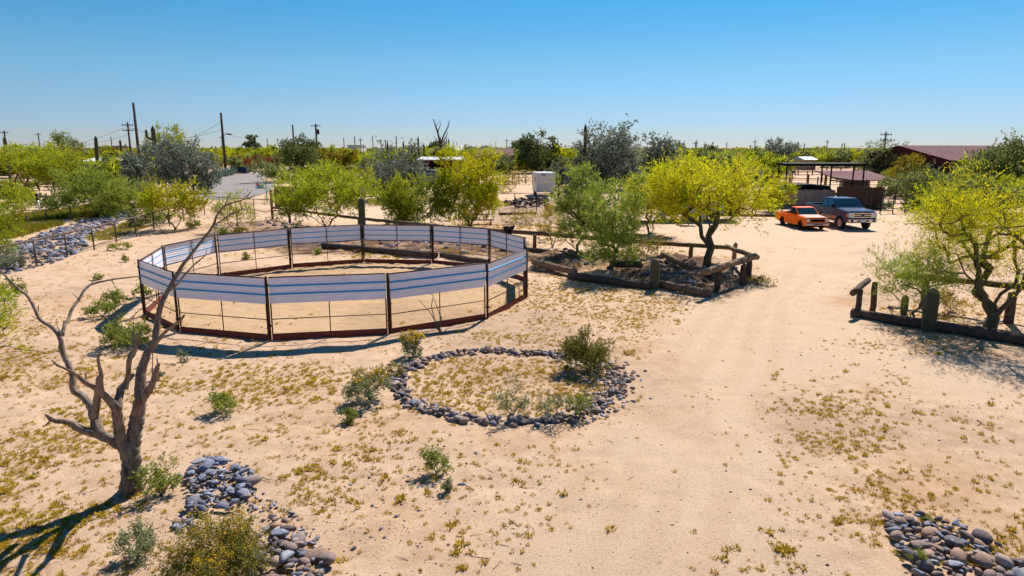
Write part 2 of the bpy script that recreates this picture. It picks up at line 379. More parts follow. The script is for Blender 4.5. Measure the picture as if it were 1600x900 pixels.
def sheet(name, pts, z, m, n=1):
    me = bpy.data.meshes.new(name); me.from_pydata([(p[0], p[1], z) for p in pts], [], [tuple(range(len(pts)))]); me.materials.append(m)
    o = link(name, me); o['kind'] = 'structure'; return o
sheet('road', [G(*p) for p in [(300, 306), (316, 291), (326, 284), (345, 277.5), (365, 273.5), (387, 270.5), (425, 267), (520, 262.5), (560, 258), (562, 259.5), (530, 265), (440, 273), (404, 283), (430, 288), (424, 298), (404, 306), (360, 312), (318, 311), (300, 306)]], .03, M['asphalt'])

# ------------------------------------------------------------------ stones
def ico(sub=1):
    import bmesh
    bm = bmesh.new(); bmesh.ops.create_icosphere(bm, subdivisions=sub, radius=1)
    V = np.array([v.co[:] for v in bm.verts]); F = np.array([[v.index for v in f.verts] for f in bm.faces]); bm.free(); return V, F
ICO2, ICO1 = ico(2), ico(1)
def rock_var(seed, kind):
    rs = np.random.RandomState(seed)
    V, F = ICO2; V = V.copy()
    if kind == 'round':
        for _ in range(4):
            d = rs.randn(3); d /= np.linalg.norm(d); V += d * (np.maximum(0, V @ d) ** 2)[:, None] * rs.uniform(-.25, .2)
        
        for _ in range(5):
            d = rs.randn(3); d /= np.linalg.norm(d); h = rs.uniform(.68, .92); p = V @ d; V -= d * (np.maximum(0, p - h) * .85)[:, None]
        V *= np.array([1.15, .85, .62]) * rs.uniform(.8, 1.15, 3); V *= 1 + rs.uniform(-.03, .03, (len(V), 1))
    else:
        for _ in range(13):
            d = rs.randn(3); d /= np.linalg.norm(d); h = rs.uniform(.36, .68); p = V @ d; V -= d * np.maximum(0, p - h)[:, None]
        V *= np.array([1.6, 1.1, .58]) * rs.uniform(.8, 1.25, 3)
    return V, F
RV = {'round': [rock_var(i, 'round') for i in range(7)], 'slate': [rock_var(50 + i, 'slate') for i in range(7)]}
RM = {}
for k in RV:
    RM[k] = []
    for V, F in RV[k]:
        RM[k].append(npmesh('stone', V, F, M['rock_round' if k == 'round' else 'rock_slate'], k == 'round'))
STONES = []                                 # (kind, x, y, z, size, area)
def put_stone(kind, x, y, s, area, lift=0.0): STONES.append((kind, x, y, gz(x, y) + s * .12 + lift, s, area))
def ring_stones():
    pp = [(623, 590), (624, 608), (632, 630), (682, 644), (720, 656), (764, 660), (817, 662), (857, 661), (895, 655), (930, 637), (957, 616), (973, 596), (964, 578), (935, 567), (880, 556), (832, 551), (786, 548), (739, 550), (707, 553), (676, 561), (645, 573), (629, 583)]
    W = [G(*p) for p in pp]; n = len(W)
    for i in range(n):
        a, b = W[i], W[(i + 1) % n]; L = math.dist(a, b)
        rt = (a[0] + b[0]) / 2 > 1.4; wd = .55 if rt else .24
        for k in range(int(L * (78 if rt else 52))):
            t = rnd.random(); nx, ny = (b[1] - a[1]) / L, -(b[0] - a[0]) / L; o = rnd.gauss(0, .5) * wd
            s = rnd.uniform(.035, .085) if rt else rnd.uniform(.04, .10)
            put_stone('slate' if rnd.random() < .3 else 'round', a[0] + (b[0] - a[0]) * t + nx * o, a[1] + (b[1] - a[1]) * t + ny * o, s, 'ring', max(0, .09 - abs(o) * .25) * rnd.random())
ring_stones()
def pile(poly, n, s0, s1, kind, area, lift=.1, p2=None):
    W = [G(*p) for p in poly]; xs = [p[0] for p in W]; ys = [p[1] for p in W]; k = 0; g = 0
    while k < n and g < n * 40:
        g += 1
        x = rnd.uniform(min(xs), max(xs)); y = rnd.uniform(min(ys), max(ys))
        if not inpoly([x], [y], W)[0]: continue
        s = s0 + (s1 - s0) * rnd.random() ** 2.2
        if s > .4 * s1 and any(math.hypot(x - q[1], y - q[2]) < .6 * (s + q[4]) and q[4] > .4 * s1 for q in STONES[-250:]): continue
        kk = kind if (p2 is None or rnd.random() > p2) else ('slate' if kind == 'round' else 'round')
        put_stone(kk, x, y, s, area, rnd.random() * lift); k += 1
pile([(1376, 818), (1405, 806), (1455, 818), (1500, 826), (1540, 848), (1590, 878), (1640, 930), (1430, 930), (1420, 880), (1392, 850)], 260, .045, .15, 'round', 'right', .13, .35)
pile([(278, 752), (322, 712), (352, 724), (392, 738), (400, 765), (372, 792), (330, 800), (290, 808), (300, 780)], 230, .035, .16, 'slate', 'left', .14, .12)
pile([(275, 805), (305, 800), (300, 832), (272, 828)], 14, .05, .10, 'slate', 'left', .05, .4)
pile([(410, 832), (440, 812), (470, 850), (520, 878), (500, 930), (370, 930)], 120, .045, .17, 'round', 'low', .12, .3)
pile([(360, 760), (420, 770), (480, 820), (520, 880), (440, 830), (390, 800)], 90, .02, .07, 'slate', 'low', .02, .3)
pile([(640, 700), (760, 690), (720, 860), (500, 880), (480, 790)], 50, .018, .055, 'slate', 'scatter', .0, .4)
pile([(-60, 398), (40, 376), (110, 352), (180, 334), (220, 326), (180, 352), (130, 372), (140, 384), (90, 410), (30, 425), (-60, 440)], 1150, .08, .25, 'slate', 'channel', .08, .15)
pile([(330, 350), (400, 346), (500, 352), (430, 358), (330, 358)], 45, .08, .2, 'slate', 'gate', .0, .4)
pile([(880, 396), (1000, 408), (1080, 415), (1160, 425), (1110, 450), (1040, 445), (950, 425), (860, 410)], 190, .04, .20, 'slate', 'bed', .12, .5)
pile([(480, 385), (620, 374), (780, 384), (820, 400), (700, 398), (560, 392)], 70, .05, .2, 'slate', 'beyond', .05, .5)
pile([(1340, 494), (1600, 520), (1600, 500), (1400, 478)], 30, .05, .13, 'round', 'bedright', .0, .5)
pile([(786, 318), (855, 313), (858, 324), (790, 327)], 150, .12, .42, 'slate', 'far', .5, .4)
AREA = {'ring': ('rounded grey brown stone in the ring of stones around the golden grass', 'stones ringing the grass patch'),
        'right': ('river stone in the pile at the lower right corner of the sand', 'stones piled at lower right'),
        'left': ('blue grey broken slate in the pile beside the dead tree', 'slate pieces piled by the dead tree'),
        'low': ('river stone in the pile behind the flowering bush at the bottom edge', 'stones by the bottom bush'),
        'scatter': ('small loose stone lying on the bare sand below the stone ring', 'loose stones on the sand'),
        'channel': ('grey broken rock lining the dry channel behind the pipe fence', 'rocks in the dry channel'),
        'gate': ('grey rock lying along the track near the gate', 'rocks along the track by the gate'),
        'bed': ('rock lying in the planting bed inside the log rails', 'rocks in the log railed bed'),
        'beyond': ('rock lying on the dark ground beyond the far pen panels', 'rocks beyond the pen'),
        'bedright': ('small stone in the right hand planting bed behind the ground log', 'stones in the right bed'),
        'far': ('dark rock in the rubble heap near the white trailer', 'rubble heap rocks')}
def place_stones():
    sc = []
    for i, q in enumerate(STONES):
        px, py = toP(q[1], q[2]); vis = -5 < px < 1605 and py < 915
        sc.append((q[4] / math.hypot(q[1], q[2]) if vis else 0, i))
    sc.sort(reverse=True); top = set(i for _, i in sc[:296])
    rest = {}
    for i, (kind, x, y, z, s, area) in enumerate(STONES):
        v = rnd.randrange(7); e = (rnd.uniform(-.35, .35), rnd.uniform(-.35, .35), rnd.uniform(0, 6.28)); sv = (s * rnd.uniform(.85, 1.2), s * rnd.uniform(.85, 1.15), s * rnd.uniform(.8, 1.2))
        if i in top:
            o = link('stone', RM[kind][v]); o.location = (x, y, z); o.rotation_euler = e; o.scale = sv
            tag(o, AREA[area][0], 'stone', AREA[area][1])
        else:
            from mathutils import Euler
            Mx = np.array(Euler(e).to_matrix()) @ np.diag(sv)
            V, F = RV[kind][v] if s > .1 and area != 'far' else ((RV[kind][v][0][:42], ICO1[1]))
            rest.setdefault((area, kind), []).append((V @ Mx.T + np.array([x, y, z]), F))
    for (area, kind), L in rest.items():
        Vs = []; Fs = []; b = 0
        for V, F in L: Vs.append(V); Fs.append(F + b); b += len(V)
        o = link('rubble', npmesh('rubble', np.concatenate(Vs), np.concatenate(Fs), M['rock_dark' if area == 'far' else ('rock_round' if kind == 'round' else 'rock_slate')], kind == 'round'))
        o['kind'] = 'stuff'
place_stones()
# fine gravel grains strewn over the sand
def gravel():
    rs = np.random.RandomState(11); N = 15000
    y = 6.5 + 20 * rs.rand(N) ** 1.3; x = (rs.rand(N) * 2 - 1) * y * .85
    px, py = toP(x, y)
    den = .10 + .5 * sm(.5, .8, vnoise(x * .8, y * .8)) + .9 * np.exp(-((px - 600) / 190) ** 2 - ((py - 790) / 90) ** 2) + 1.2 * np.exp(-((px - 225) / 70) ** 2 - ((py - 800) / 26) ** 2) + .5 * np.exp(-((px - 430) / 80) ** 2 - ((py - 800) / 60) ** 2)
    k = rs.rand(N) < den; x = x[k]; y = y[k]; n = len(x)
    O = np.array([(1, 0, 0), (0, 1, 0), (-1, 0, 0), (0, -1, 0), (0, 0, 1), (0, 0, -1)], float)
    F = np.array([(0, 1, 4), (1, 2, 4), (2, 3, 4), (3, 0, 4), (1, 0, 5), (2, 1, 5), (3, 2, 5), (0, 3, 5)])
    s = rs.uniform(.006, .017, n) * (1 + rs.rand(n) ** 8 * 1.5)
    V = O[None] * s[:, None, None] * rs.uniform(.6, 1.3, (n, 1, 3)) * np.array([1, 1, .6])
    a = rs.rand(n) * 6.28; ca, sa = np.cos(a)[:, None], np.sin(a)[:, None]
    V = np.stack([V[..., 0] * ca - V[..., 1] * sa, V[..., 0] * sa + V[..., 1] * ca, V[..., 2]], 2)
    V += np.stack([x, y, gh(x, y) + .002], 1)[:, None]
    Fa = (F[None] + (np.arange(n) * 6)[:, None, None]).reshape(-1, 3)
    o = link('gravel', npmesh('gravel', V.reshape(-1, 3), Fa, M['rock_round'])); o['kind'] = 'stuff'
gravel()

# ------------------------------------------------------------------ dry grass tufts
def blades(cx, cy, cz, size, nb, rs, spread=.5, wid=.09, up=(.35, 1.0)):
    n = len(cx) ; N = n * nb
    i = np.repeat(np.arange(n), nb); s = size[i]
    a = rs.rand(N) * 6.28; r = rs.rand(N) ** .7 * s * spread
    bx = cx[i] + np.cos(a) * r; by = cy[i] + np.sin(a) * r; bz = cz[i]
    el = rs.uniform(up[0], up[1], N); L = s * rs.uniform(.55, 1.1, N)
    a2 = a + rs.randn(N) * .7
    dx = np.cos(a2) * np.cos(el * 1.4); dy = np.sin(a2) * np.cos(el * 1.4); dz = np.sin(el * 1.4)
    w = s * wid * rs.uniform(.7, 1.5, N); px = -np.sin(a2) * w; py = np.cos(a2) * w
    V = np.stack([np.stack([bx - px, by - py, bz - .005], 1), np.stack([bx + px, by + py, bz - .005], 1), np.stack([bx + dx * L, by + dy * L, bz + dz * L], 1)], 1)
    return V.reshape(-1, 3), np.arange(N * 3).reshape(-1, 3)
def grass():
    rs = np.random.RandomState(5); N = 125000
    y = 6.5 + 50 * rs.rand(N) ** 1.3; x = (rs.rand(N) * 2 - 1) * (y * .84 + 1)
    px, py = toP(x, y); cl = vnoise(x * .45, y * .45) * .4 + vnoise(x * 1.3, y * 1.3) * .35 + vnoise(x * 4.3, y * 4.3) * .25
    dr = poly_soft(x, y, DRIVE, .5)
    d = np.full(N, .05)
    g = lambda cx, cy, sx, sy, a: a * np.exp(-((px - cx) / sx) ** 2 - ((py - cy) / sy) ** 2)
    left = sm(590, 470, px) * sm(440, 520, py); d = d + .30 * left
    d = d + g(60, 840, 150, 90, .35) + g(60, 570, 110, 50, .35) + g(150, 640, 160, 70, .2) + g(430, 620, 120, 60, .2) + g(350, 700, 180, 50, .15)
    d = d + g(900, 455, 110, 28, 1.1) + g(820, 520, 90, 40, .55) + g(960, 500, 90, 40, .5) + g(860, 425, 60, 14, .9) + g(1180, 440, 30, 14, .8)
    d = d + g(1010, 505, 60, 40, .3) + g(560, 660, 120, 60, .1)
    rgt = .75 * (g(1300, 655, 130, 50, .28) + g(1270, 740, 60, 60, .42) + g(1330, 800, 80, 50, .25) + g(1480, 730, 140, 60, .12) + g(1350, 830, 60, 30, .35) + g(1220, 860, 50, 50, .15) + g(1450, 540, 120, 12, .45) + g(1560, 880, 60, 40, .3) + g(1410, 600, 20, 20, .5) + g(1100, 625, 22, 8, .8))
    pen = 1 - sm(5.6, 6.8, np.hypot(x - PEN_C[0], y - PEN_C[1]))
    d = d + g(700, 396, 130, 12, .6) + g(840, 345, 100, 14, .8) + g(1010, 366, 90, 10, .6) + g(760, 352, 60, 10, .5) + g(1500, 487, 80, 18, 1.3)
    d = d * (1 - .97 * dr) * (1 - .93 * pen)
    d = d + pen * g(480, 400, 140, 14, .5) + rgt
    ring = [G(*p) for p in [(640, 590), (650, 625), (740, 650), (850, 652), (940, 620), (955, 590), (900, 568), (800, 556), (700, 560), (650, 575)]]
    d = d + inpoly(x, y, ring) * 2.2
    d = d * (.28 + 2.3 * sm(.42, .62, cl))
    k = (rs.rand(N) < d) & (px > -60) & (px < 1660)
    x = x[k]; y = y[k]; n = len(x); px = px[k]
    s = np.where(y > 34, 1.5, 1) * rs.uniform(.020, .052, n) * (1 + 1.0 * rs.rand(n) ** 6)
    V, F = blades(x, y, gh(x, y), s, 26, rs, .8, .15, (.2, .9))
    o = link('dry_grass', npmesh('dry_grass', V, F, M['grass'])); o['kind'] = 'stuff'; print('tufts', n)
    # meadow behind the pipe fence
    N = 5200; P_ = [G(*p) for p in [(-80, 372), (20, 372), (90, 352), (130, 345), (210, 326), (330, 318), (250, 322), (150, 322), (110, 326), (60, 334), (0, 344), (-80, 350)]]
    P2 = [G(*p) for p in [(-200, 290), (0, 290), (50, 296), (52, 318), (0, 328), (-200, 340)]]
    P3 = [G(*p) for p in [(130, 372), (210, 342), (240, 345), (240, 352), (150, 382)]]
    for poly, cnt, sz in ((P_, 3800, .42), (P2, 500, .4), (P3, 650, .16)):
        xs = [p[0] for p in poly]; ys = [p[1] for p in poly]
        x = rs.uniform(min(xs), max(xs), cnt * 6); y = rs.uniform(min(ys), max(ys), cnt * 6); k = inpoly(x, y, poly) & (vnoise(x * .5, y * .5) > .25)
        x = x[k][:cnt]; y = y[k][:cnt]
        V, F = blades(x, y, gh(x, y), rs.uniform(.5, 1.2, len(x)) * sz, 22, rs, .9, .07, (.5, 1.1))
        o = link('meadow_grass', npmesh('meadow_grass', V, F, M['meadow'])); o['kind'] = 'stuff'
grass()

# ------------------------------------------------------------------ trees
def skeleton(rs, H, W, cb, nt, ncl, lobes, flat=.5, spread=.16, rc=None, fork=0.0):
    """nodes, parents, clump indices: clumps fill an uneven crown, every clump is wired back to the nearest branch"""
    rx = W / 2; zc = (cb + (1 - cb) * .42) * H; rzu = H - zc; rzd = zc - cb * H
    L = []
    for i in range(lobes):
        a = 6.283 * (i + rs.rand() * .9) / lobes * (1.618 if lobes > 5 else 1); r = math.sqrt(rs.uniform(.08, .75)); e = rs.uniform(-.55, .95)
        zz = zc + (e * rzu * .72 if e > 0 else e * rzd)
        L.append((math.cos(a) * r * rx * .82, math.sin(a) * r * rx * .82, zz * (1 - .18 * r * (1 if e > 0 else 0)), rs.uniform(.7, 1.2)))
    CP = []
    while len(CP) < ncl:
        l = L[rs.randint(len(L))]; q = rs.randn(3) * np.array([.21 * rx, .21 * rx, .19 * (H - cb * H)]) * l[3]
        p = np.array([l[0], l[1], l[2]]) + q
        if p[2] < cb * H * .9: p[2] = cb * H * rs.uniform(.9, 1.15)
        if math.hypot(p[0], p[1]) > rx * 1.02: continue
        if p[2] > H: p[2] = H * rs.uniform(.9, 1)
        CP.append(p)
    N = [np.zeros(3)]; par = [-1]; lnx = rs.uniform(-.03, .03) * W; stem = []
    for t in range(nt):
        a = 6.283 * (t + rs.rand() * .6) / nt; hh = max(cb * H * .95, .25 * H); cur = 0; st = 5
        off = spread * W * rs.uniform(.5, 1.2) if nt > 1 else .04 * W
        for s_ in range(1, st + 1):
            if fork and t > 0 and s_ / st <= fork: cur = stem[s_ - 1]; continue
            f = s_ / st; fo = max(0, (f - fork) / (1 - fork)) if nt > 1 else f; p = np.array([math.cos(a) * off * fo ** 1.2 + lnx * f, math.sin(a) * off * fo ** 1.2, hh * f]) + rs.randn(3) * .02 * H * np.array([1, 1, .2])
            N.append(p); par.append(cur); cur = len(N) - 1
            if t == 0: stem.append(cur)
    base0 = 2 if nt > 1 else 3
    CP.sort(key=lambda p: np.linalg.norm(p - np.array([0, 0, cb * H])))
    ends = []
    for p in CP:
        A = np.array(N); d = np.linalg.norm(A - p, axis=1) + .7 * np.maximum(0, A[:, 2] - p[2]); d[0] += 99
        d += np.where(A[:, 2] < cb * H * .55, H * .5, 0)
        j = int(np.argmin(d)); q = A[j]; dd = np.linalg.norm(p - q); k = max(1, int(dd / (.09 * H)) )
        cur = j
        for s_ in range(1, k + 1):
            f = s_ / k; pt = q + (p - q) * f; pt[2] += math.sin(f * math.pi) * dd * .06
            if s_ < k: pt = pt + rs.randn(3) * .015 * H
            N.append(pt); par.append(cur); cur = len(N) - 1
        ends.append(cur)
    return N, par, ends
def branch_mesh(N, par, ends, r0, rmin, sides, name, m):
    cnt = [0] * len(N)
    for e in ends:
        k = e
        while k >= 0: cnt[k] += 1; k = par[k]
    tot = max(1, len(ends)); rad = [max(rmin, r0 * (max(c, .6) / tot) ** .52) for c in cnt]
    rad[0] = r0 * 1.25
    V = []; F = []; b = 0
    ang = np.arange(sides) * 2 * np.pi / sides; cs, sn = np.cos(ang)[:, None], np.sin(ang)[:, None]
    for i in range(1, len(N)):
        p, q = np.array(N[par[i]]), np.array(N[i]); d = q - p; L = np.linalg.norm(d)
        if L < 1e-6: continue
        d = d / L; u = np.cross(d, [0, 0, 1.0] if abs(d[2]) < .9 else [1.0, 0, 0]); u /= np.linalg.norm(u); v = np.cross(d, u)
        ra = min(rad[par[i]], rad[i] * 1.5 + .004); rb = rad[i]
        ring = u * cs + v * sn
        V.append(p - d * ra * .25 + ring * ra); V.append(q + d * rb * .25 + ring * rb)
        for k in range(sides): F.append((b + k, b + (k + 1) % sides, b + sides + (k + 1) % sides, b + sides + k))
        b += 2 * sides
    return npmesh(name, np.concatenate(V), np.array(F), m, True)
def leaf_mesh(rs, ends, N, rc, ntw, nlf, ll, lw, m, name='crown', center=None, upb=.45, style='twig'):
    cen = np.array([N[e] for e in ends]); n = len(cen)
    c0 = cen.mean(0) if center is None else center
    out = cen - c0; out /= np.linalg.norm(out, axis=1)[:, None] + 1e-6
    T = n * ntw; ti = np.repeat(np.arange(n), ntw)
    td = rs.randn(T, 3) * .75 + out[ti] * .5 + np.array([0, 0, upb]); td /= np.linalg.norm(td, axis=1)[:, None]
    ts = cen[ti] + rs.randn(T, 3) * rc * .28; tl = rc * rs.uniform(.6, 1.5, T)
    Lf = T * nlf; li = np.repeat(np.arange(T), nlf); f = rs.rand(Lf) ** .8
    p = ts[li] + td[li] * (tl[li] * f)[:, None] + rs.randn(Lf, 3) * rc * .06
    d = td[li] * (1.0 if style == 'twig' else .25) + rs.randn(Lf, 3) * .55; d /= np.linalg.norm(d, axis=1)[:, None]
    s = np.cross(d, rs.randn(Lf, 3)); s /= np.linalg.norm(s, axis=1)[:, None]
    L = (ll * rs.uniform(.6, 1.3, Lf))[:, None]; w = (lw * rs.uniform(.6, 1.3, Lf))[:, None]
    if style == 'twig':
        V = np.stack([p - s * w * .5, p + s * w * .5, p + d * L], 1).reshape(-1, 3); F = np.arange(Lf * 3).reshape(-1, 3)
    else:
        V = np.stack([p, p + d * L * .5 + s * w * .5, p + d * L, p + d * L * .5 - s * w * .5], 1).reshape(-1, 4, 3).reshape(-1, 3); F = np.arange(Lf * 4).reshape(-1, 4)
    V[:, 2] = np.maximum(V[:, 2], .03)
    return npmesh(name, V, F, m)
# kind: leaf material, bark, style, leaf count scale, leaf length and width in px at the tree's depth
KIND = {'palo': ('palo', 'gbark', 'twig', .9, 5.0, 1.25, .5), 'green': ('palo_green', 'gbark', 'twig', .9, 5.2, 1.2, .6),
        'sage': ('sage', 'gbark', 'twig', .9, 5.4, 1.1, .7), 'grey': ('palo_grey', 'bark', 'twig', .9, 5.0, 1.7, .45), 'mesquite': ('mesquite', 'bark', 'leaf', 1.1, 3.6, 2.4, .3),
        'iron': ('iron', 'bark', 'leaf', 1.25, 3.4, 2.2, .3), 'gold': ('gold', 'gbark', 'twig', 1.0, 4.8, 1.7, .4),
        'wisp': ('palo_green', 'gbark', 'twig', .35, 5.0, 1.0, .8)}
def tree_parts(seed, H, W, kind, px_m, cb=.3, nt=3, ncl=70, lobes=9, r0=None, dens=1.0, far=False, fork=0.0):
    """px_m = metres per photograph pixel where the tree stands: sets how fine its leaves are made"""
    rs = np.random.RandomState(seed); lm, bm_, st, ns, ll, lw, upb = KIND[kind]
    N, par, ends = skeleton(rs, H, W, cb, nt, ncl, lobes, fork=fork)
    r0 = r0 or (.028 * H if nt == 1 else .018 * H)
    tr = branch_mesh(N, par, ends, r0, max(.006, px_m * .22), 6 if not far else 4, 'trunk', M[bm_])
    rc = .085 * W + .03 * H
    area = W * H * (1 - cb); want = int(min(75000, ns * dens * 6.0 * area / (ll * lw * px_m * px_m * .5)))
    ntw = 9 if not far else 4; nlf = max(2, int(want / (ncl * ntw)))
    cr = leaf_mesh(rs, ends, N, rc, ntw, nlf, ll * px_m, lw * px_m, M[lm], upb=upb, style=st)
    return tr, cr
NT = [0]
def tree(label, kind, px, py, top, wpx, name='palo_verde_tree', cat='tree', group=None, cb=.3, nt=3, ncl=70, lobes=9, dens=1.0, r0=None, far=False, fork=0.0):
    x, y = G(px, py); H = zat(y, top); d = depth(y); W = wpx / FPX * d * .90; H *= .97; ncl = int(ncl * 1.35); NT[0] += 1
    t = thing(name, label, cat, (x, y, gz(x, y) - .03), 0, group)
    tr, cr = tree_parts(100 + NT[0] * 7, H, W, kind, d / FPX, cb, nt, ncl, lobes, r0, dens, far, fork)
    link('trunk', tr, t); link('crown', cr, t)
    return t
T = tree
T('round headed bright green palo verde just behind the left half of the round pen', 'green', 510, 356, 262, 168, cb=.24, nt=4, ncl=130, lobes=14, dens=1.35)
T('low spreading olive palo verde behind the pen, right of the tall saguaro', 'green', 645, 358, 281, 134, cb=.12, nt=5, ncl=100, lobes=11, dens=1.4)
T('tall yellow green palo verde behind the middle of the pen beside the stacked planks', 'palo', 735, 356, 234, 124, cb=.14, nt=3, ncl=130, lobes=15, dens=1.35)
T('narrow wispy yellow tree right of the round pen inside the log rails', 'sage', 898, 402, 268, 104, cb=.22, nt=3, ncl=80, lobes=11, dens=.75)
T('wispy grey green palo verde with a curved trunk behind the barrel cactus', 'sage', 958, 428, 256, 118, cb=.16, nt=3, ncl=100, lobes=12, dens=.75)
T('bushy bright yellow palo verde standing left of the biggest clear trunked one', 'palo', 1016, 366, 258, 104, cb=.14, nt=2, ncl=90, lobes=10)
T('large clear trunked palo verde with a wide yellow crown by the log rail corner', 'palo', 1104, 420, 232, 200, cb=.48, nt=3, fork=.42, ncl=190, lobes=18, r0=.17, dens=1.05)
T('large many stemmed palo verde inside the right hand log bed at the frame edge', 'palo', 1546, 512, 266, 318, cb=.40, nt=4, fork=.2, ncl=180, lobes=19, r0=.17, dens=.46)
T('small open palo verde shading the tall barrel cactus of the right bed', 'sage', 1424, 500, 386, 150, cb=.30, nt=3, ncl=80, lobes=9, dens=.5)
T('small bright palo verde just inside the pipe fence left of the road', 'palo', 274, 359, 284, 112, cb=.33, nt=3, ncl=80, lobes=9)
T('dull green bush like tree behind the pipe fence beside the meadow', 'sage', 150, 340, 268, 124, cb=.06, nt=5, ncl=100, lobes=12, dens=1.3)
T('grey green undergrowth tree standing behind the small bright palo verde', 'grey', 205, 332, 280, 96, cb=.06, nt=5, ncl=60, lobes=8)
T('broad blue grey ironwood left of the paved road below the armed saguaro', 'iron', 298, 303, 216, 96, 'ironwood_tree', cb=.1, nt=3, ncl=120, lobes=13)
T('blue grey ironwood joined to the left side of the broadest one', 'iron', 232, 300, 228, 96, 'ironwood_tree', cb=.1, nt=3, ncl=110, lobes=11)
T('dark trunked tree with dull yellow crown right of the swing frame', 'green', 84, 306, 230, 104, cb=.32, nt=3, ncl=100, lobes=11)
T('bright yellow green tree right behind the swing frame', 'green', 52, 291, 228, 96, cb=.28, nt=3, ncl=90, lobes=11)
T('silvery ironwood in the corral behind the tallest stub of saguaro', 'iron', 622, 312, 230, 116, 'ironwood_tree', cb=.12, nt=4, ncl=120, lobes=13, dens=.9)
T('dark mesquite with a forked trunk on the island beside the paved road', 'mesquite', 466, 282, 216, 74, 'mesquite_tree', cb=.35, nt=2, ncl=70, lobes=9)
T('mesquite with thick upright trunk right of the forked one on the road island', 'mesquite', 474, 270, 212, 70, 'mesquite_tree', cb=.4, nt=1, ncl=70, lobes=9)
T('small grey mesquite near the sign at the tip of the road island', 'grey', 413, 286, 252, 56, 'mesquite_tree', cb=.35, nt=2, ncl=40, lobes=7)
T('dark tree with spiky top behind the white box trailer', 'mesquite', 838, 270, 210, 76, 'mesquite_tree', cb=.15, nt=2, ncl=80, lobes=10)
T('largest grey ironwood beside the tall thin saguaro in the middle distance', 'iron', 950, 296, 192, 118, 'ironwood_tree', cb=.12, nt=3, ncl=150, lobes=16, dens=.9)
T('second grey ironwood right of the largest one with an airy top', 'iron', 1035, 290, 204, 82, 'ironwood_tree', cb=.15, nt=3, ncl=80, lobes=12, dens=.7)
T('grey green tree right of the black shade frame with a pole rising behind it', 'grey', 1378, 276, 222, 86, 'mesquite_tree', cb=.1, nt=3, ncl=100, lobes=11)
T('yellowish rounded tree below the gable of the red barn', 'gold', 1412, 300, 244, 56, cb=.1, nt=3, ncl=70, lobes=8)
T('soft grey green tree in front of the red barn wall', 'grey', 1462, 326, 264, 112, 'mesquite_tree', cb=.12, nt=4, ncl=120, lobes=11, dens=1.1)
T('broad dark tree overlapping the barn roof at the right', 'mesquite', 1590, 312, 216, 170, 'mesquite_tree', cb=.1, nt=3, ncl=150, lobes=14, dens=1.1)
T('grey airy tree left of the black shade frame in the distance', 'iron', 1220, 262, 220, 64, 'ironwood_tree', cb=.15, nt=2, ncl=60, lobes=10, dens=.8)
T('thin wispy palo verde sapling between the gate wires and the pen', 'wisp', 370, 362, 298, 92, cb=.2, nt=4, ncl=50, lobes=9, dens=.8)
T('palo verde cut by the left edge behind the rock channel', 'green', -14, 402, 300, 130, cb=.1, nt=4, ncl=90, lobes=9, dens=.7)
T('leafy palo verde branch cluster at the left edge above the dead tree', 'wisp', -30, 590, 448, 150, cb=.3, nt=2, ncl=50, lobes=9, dens=.6)
T('yellow brown bushy sapling left of the wispy yellow tree in the log bed', 'gold', 862, 388, 318, 52, cb=.2, nt=4, ncl=40, lobes=6, dens=.3)
T('green tree poking up right of the armed saguaro behind the ironwoods', 'green', 262, 262, 198, 76, cb=.1, nt=3, ncl=70, lobes=12, dens=.6)
T('sparse topped tree standing on the left skyline', 'grey', 108, 256, 204, 52, 'mesquite_tree', cb=.3, nt=2, ncl=50, lobes=10, dens=.5)
T('olive tree at the corral corner left of the trailer', 'grey', 770, 272, 236, 66, 'mesquite_tree', cb=.1, nt=3, ncl=70, lobes=9)
T('bright yellow tree growing left of the black shade frame in front of grey boards', 'palo', 1212, 330, 272, 52, cb=.12, nt=2, ncl=60, lobes=7)

# ------------------------------------------------------------------ shrubs
def shrub(label, px, py, wpx, hpx, leaf, name='shrub', cat='bush', group=None, fl=0, dens=1.0, ncl=30, lobes=7, stem='twig', ll=3.4, lw=1.9, upb=.6, style='leaf', cb=.12):
    NT[0] += 1; rs = np.random.RandomState(900 + NT[0])
    x, y = G(px, py); d = depth(y); pm = d / FPX; W = wpx * pm * .92; H = max(.08, zat(y, py - hpx)) * .95
    t = thing(name, label, cat, (x, y, gz(x, y) - .01), 0, group)
    N, par, ends = skeleton(rs, H, W, cb, 5, ncl, lobes, spread=.12)
    link('stem', branch_mesh(N, par, ends, .012 + .01 * H, max(.003, pm * .22), 4, 'stem', M[stem]), t)
    want = int(min(26000, dens * 4.2 * W * H / (ll * lw * pm * pm * .5)))
    ntw = 7; link('foliage', leaf_mesh(rs, ends, N, .10 * W + .08 * H, ntw, max(2, want // (ncl * ntw)), ll * pm, lw * pm, M[leaf], upb=upb, style=style, name='foliage'), t)
    if fl:
        k = sorted(range(len(ends)), key=lambda i: -N[ends[i]][2] + rs.rand() * H * .5)[:max(6, int(len(ends) * fl))]
        link('flowers', leaf_mesh(rs, [ends[i] for i in k], [np.array(p) + np.array([0, 0, .07 * H]) for p in N], .12 * W, 5, 7, 3.2 * pm, 2.4 * pm, M['flower'], upb=.9, style='leaf', name='flowers'), t)
    return t
S = shrub
S('round grey green brittlebush topped with yellow flowers just outside the pen gate', 645, 557, 44, 36, 'brittle', fl=.35, ncl=40)
S('largest olive gold bush growing over the back right of the stone ring', 917, 580, 84, 58, 'olive', dens=1.5, ncl=80, lobes=12, style='twig', ll=5, lw=1.5)
S('grey green bush with yellow flower stalks left of the stone ring', 577, 629, 74, 46, 'brittle', fl=.3, ncl=60, lobes=9)
S('dry brown twiggy bush touching the left edge of the stone ring', 618, 592, 36, 30, 'dryb', dens=.35, ncl=30)
